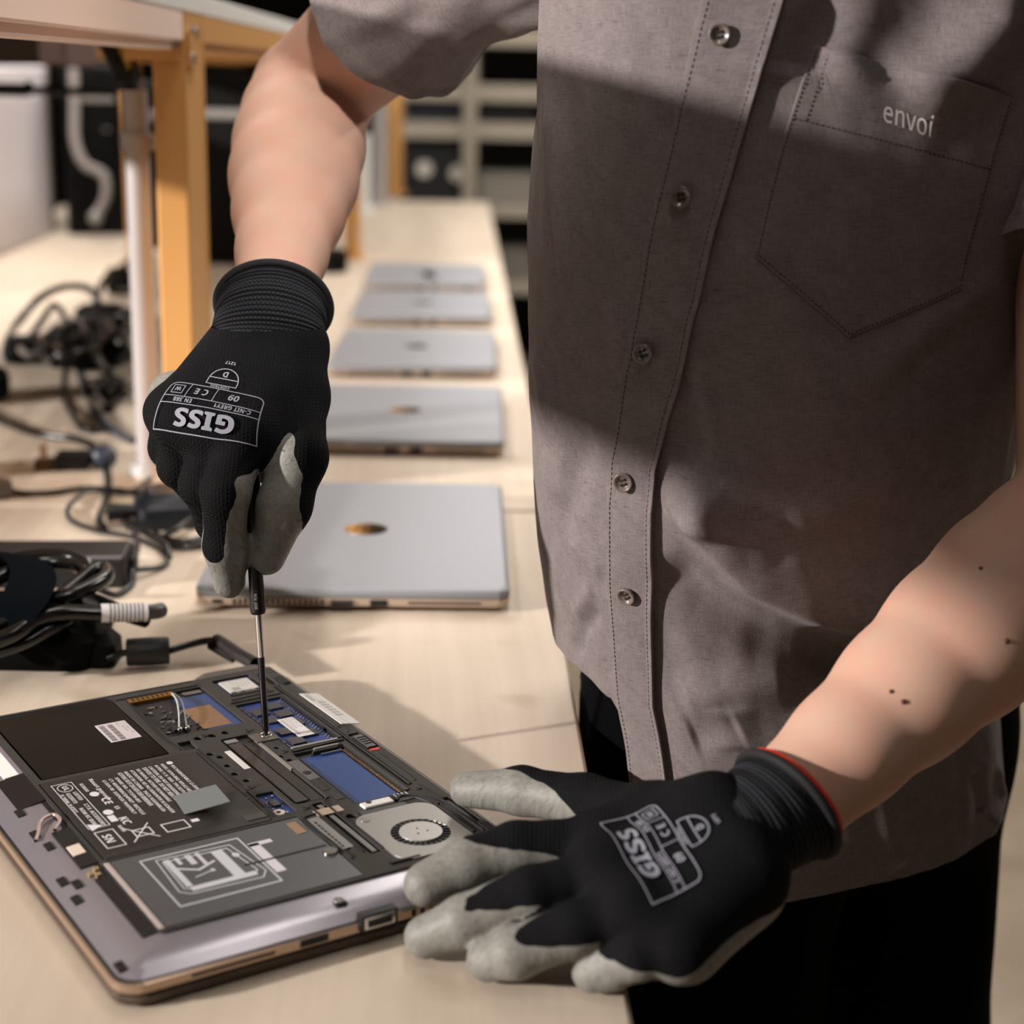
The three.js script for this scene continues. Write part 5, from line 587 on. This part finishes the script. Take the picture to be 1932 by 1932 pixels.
{ // bundle of thick cable tied with a strap
  const b = H(90, 1250), t = thing('cable_bundle', 'coiled thick black cable tied with a strap at the left edge', 'cable bundle', V(b.x, T, b.z)), P2 = (l) => l.map(([x, y, h]) => H(x, y, h));
  partW(t, 'cord_loop', tube(P2([[-60, 1100, .045], [0, 1062, .055], [60, 1048, .06], [130, 1050, .06], [168, 1072, .055], [172, 1100, .045], [120, 1150, .035], [40, 1190, .03], [-40, 1210, .03]]), .0052, 80, 12), cableMat);
  partW(t, 'cord_loop', tube(P2([[-60, 1125, .05], [20, 1080, .058], [90, 1062, .058], [145, 1068, .056], [160, 1092, .05], [130, 1128, .04], [60, 1160, .035], [-30, 1185, .035]]), .0052, 80, 12), cableMat);
  partW(t, 'cord_loop', tube(P2([[-50, 1200, .035], [25, 1168, .045], [80, 1136, .05], [140, 1120, .054], [184, 1100, .056], [202, 1085, .055], [192, 1072, .054], [172, 1078, .054], [150, 1096, .05], [80, 1150, .04], [10, 1190, .034]]), .0055, 90, 12), cableMat);
  partW(t, 'cord_loop', tube(P2([[-50, 1225, .03], [28, 1194, .04], [70, 1168, .045], [120, 1156, .046], [192, 1157, .044]]), .0058, 60, 12), cableMat);
  partW(t, 'cord_loop', tube(P2([[-40, 1240, .02], [40, 1215, .03], [90, 1190, .036], [125, 1174, .036], [100, 1170, .03], [40, 1200, .024], [-30, 1230, .02]]), .0045, 60, 12), cableMat);
  const bt = canvasTex(256, 64, (x) => { x.fillStyle = '#dcd8d8'; x.fillRect(0, 0, 256, 64); x.fillStyle = '#2a2828'; for (let i = 0; i < 44; i++) if ((i * 11) % 5 < 3) x.fillRect(44 + i * 4.4, 0, 2.6, 64); });
  const sl = between(H(190, 1157, .044), H(278, 1155, .042), .0066, 24); { const uv = sl.attributes.uv; for (let i = 0; i < uv.count; i++) { const a = uv.getX(i), c = uv.getY(i); uv.setXY(i, c, a * 2.5); } } partW(t, 'barcode_sleeve', sl, mat(0xffffff, .45, 0, { map: Object.assign(bt, { wrapT: THREE.RepeatWrapping }) }), 'white barcode sleeve'); partW(t, 'cable_end', tube(P2([[276, 1155, .042], [292, 1154, .041], [304, 1151, .04]]), .0056, 12, 12), mat(0x4d4a4e, .4));
  const st = sheet(8, 40, (u, w, o) => { const p = new THREE.CatmullRomCurve3(P2([[-40, 1040, .058], [10, 1042, .064], [50, 1060, .066], [62, 1090, .064], [45, 1130, .058], [20, 1160, .05], [-10, 1190, .038]])).getPoint(w); o.copy(p).add(V((u - .5) * .036, 0, (u - .5) * .01)); }, (u, w) => [u, w * 3]); partW(t, 'strap', st, mat(0x05090d, .98, 0, { specularIntensity: .08 }));
  partW(t, 'tail_strap', between(H(150, 1128, .04), H(275, 1172, .036), .008, 8, .005), darkRubber);
  part(t, 'inner_mass', loft([[.001, -.12, .034, -.045, .02, .012], [.02, -.12, .038, -.06, .018, .012], [.036, -.12, .026, -.055, .006, .014]]), mat(0x040405, .7, 0, { specularIntensity: .2 })); part(t, 'tied_plug', loft([[.001, .02, .05, -.022, .012, .006], [.016, .022, .05, -.02, .01, .006], [.024, .026, .044, -.014, .004, .005]]), darkRubber);
}
{ const a = H(200, 1243, .008), b = H(238, 1231, .012), c = H(320, 1227, .012), t = thing('power_lead', 'black lead with a fat ferrite barrel plugged into the opened laptop', 'cable', V(b.x, T, b.z));
  partW(t, 'cord', tube([a, H(218, 1236, .01), b], .0026, 12, 8), cableMat); const d = c.clone().sub(b).normalize(), l = b.distanceTo(c), fg = new THREE.LatheGeometry([[0, 0], [.0085, 0], [.0098, .0012], [.0102, l / 2], [.0098, l - .0012], [.0085, l], [0, l]].map((p) => new THREE.Vector2(...p)), 28); fg.applyQuaternion(new THREE.Quaternion().setFromUnitVectors(V(0, 1, 0), d)); fg.translate(b.x, b.y, b.z); partW(t, 'ferrite_barrel', fg, mat(0x121316, .55));
  partW(t, 'cord', tube([c, H(355, 1217, .012), H(390, 1209, .013), H(412, 1209, .014)], .0028, 24, 8), cableMat); partW(t, 'plug', tube([H(408, 1208, .014), H(425, 1218, .014), H(452, 1236, .0135), H(482, 1253, .013)], .0048, 24, 12), mat(0x1d191c, .45)); partW(t, 'torn_sleeve', between(H(398, 1216, .012), H(440, 1246, .006), .004, 7, .002), darkRubber); }
// heap of chargers and leads at the back
function brick(px, py, w, h, d, turn, label) { const p = H(px, py), t = thing('charger', label, 'charger', V(p.x, T, p.z), turn); part(t, 'case', bx(w, h, d, 0, h / 2 + .001, -d / 2, .014), darkRubber); part(t, 'rating_label', bx(w * .7, .0006, d * .6, 0, h + .0012, -d / 2), mat(0x121113, .5)); part(t, 'lead_stub', cyl(.005, .007, .03, 0, 0, 0, 12).rotateZ(Math.PI / 2).translate(w / 2 + .012, h * .4, -d / 2), blackPlastic); return t; }
brick(200, 700, .075, .04, .1, .5, 'largest black charger in the heap left of the grey tube'); brick(168, 655, .06, .06, .07, -.3, 'black charger standing at the back of the heap'); brick(52, 692, .07, .035, .08, .25, 'black charger at the left of the heap near the frame edge'); brick(228, 764, .045, .03, .05, .9, 'small black charger fallen beside the grey tube'); brick(8, 762, .045, .045, .1, 1.2, 'black charger cut by the left edge of the picture'); brick(225, 560, .05, .05, .05, .2, 'black charger behind the heap next to the grey tube');
cord('tangled_cable', 'black cable arching high over the left of the charger heap', [[12, 640, .01], [40, 600, .06], [75, 562, .09], [130, 540, .1], [172, 548, .09], [190, 590, .06], [200, 650, .03]], .0055, cableMat);
cord('tangled_cable', 'black cable crossing inside the arch of the charger heap', [[45, 655, .01], [75, 610, .05], [105, 575, .07], [122, 600, .05], [135, 650, .04], [150, 690, .02]], .005, cableMat);
cord('tangled_cable', 'black cable lying low through the middle of the charger heap', [[60, 650, .02], [95, 628, .05], [140, 615, .05], [100, 640, .04], [130, 625, .05], [175, 610, .05]], .005, cableMat);
cord('tangled_cable', 'black cable hanging down the front of the heap in a narrow loop', [[124, 690, .03], [121, 740], [138, 785], [165, 812], [184, 812], [176, 780], [158, 730], [146, 690, .02]], .004, cableMat);
cord('tangled_cable', 'bluish cable running from the heap toward the fist', [[150, 692, .02], [166, 740], [184, 785], [206, 806], [252, 832]], .0036, mat(0x2c3748, .4));
cord('tangled_cable', 'black cable rising from the heap behind the grey tube', [[180, 560, .06], [200, 525, .06], [235, 500, .05], [262, 480, .05], [255, 540, .02], [215, 545, .03]], .006, cableMat);
for (const [x, y, w, h, sp, label] of [[150, 640, 70, 44, 3.1, 'black lead looped over the tall charger in the heap'], [205, 660, 46, 52, 1.7, 'black lead tangled round the largest charger'], [95, 665, 60, 30, 4.4, 'black lead tangled between the left and middle chargers'], [200, 740, 50, 34, 2.3, 'black lead bunched below the largest charger'], [225, 610, 38, 40, 5.2, 'black lead bunched behind the grey tube']]) {
  const pts = []; for (let i = 0; i < 18; i++) { const a = i * .78 + sp; pts.push([x + w * Math.cos(a) * (.7 + .3 * Math.sin(i * 1.9 + sp)), y + h * Math.sin(a) * (.6 + .4 * Math.cos(i * 2.3 + sp)), .012 + .03 * (1 + Math.sin(i * 1.3 + sp * 2))]); } cord('tangled_cable', label, pts, .0045, cableMat); }
{ const a = H(135, 890), t = thing('video_plug', 'small black video plug with a blue end left of the power cable', 'plug', V(a.x, T, a.z), .1); part(t, 'shell', bx(.036, .017, .03, 0, .0095, -.015, .004), blackPlastic); part(t, 'blue_end', new THREE.SphereGeometry(.014, 18, 12).scale(1, .9, .8).translate(.032, .013, -.012), mat(0x262f40, .4)); part(t, 'metal_tip', bx(.02, .01, .018, -.03, .006, -.014, .002), mat(0x6a4c34, .4, .5)); part(t, 'thumb_screw', cyl(.004, .004, .014, -.03, .02, -.01, 12), mat(0xcbb09a, .4, .5)); }
{ const a = H(636, 516), t = thing('charger', 'black charger on the bench behind the right glove cuff', 'charger', V(a.x, T, a.z), .6); part(t, 'case', bx(.055, .05, .05, 0, .026, -.02, .01), darkRubber); partW(t, 'cord', tube([H(648, 520, .03), H(664, 530, .02), H(677, 546, .008), H(674, 556, .0075)], .006), cableMat); }
renderer.render(scene, camera);
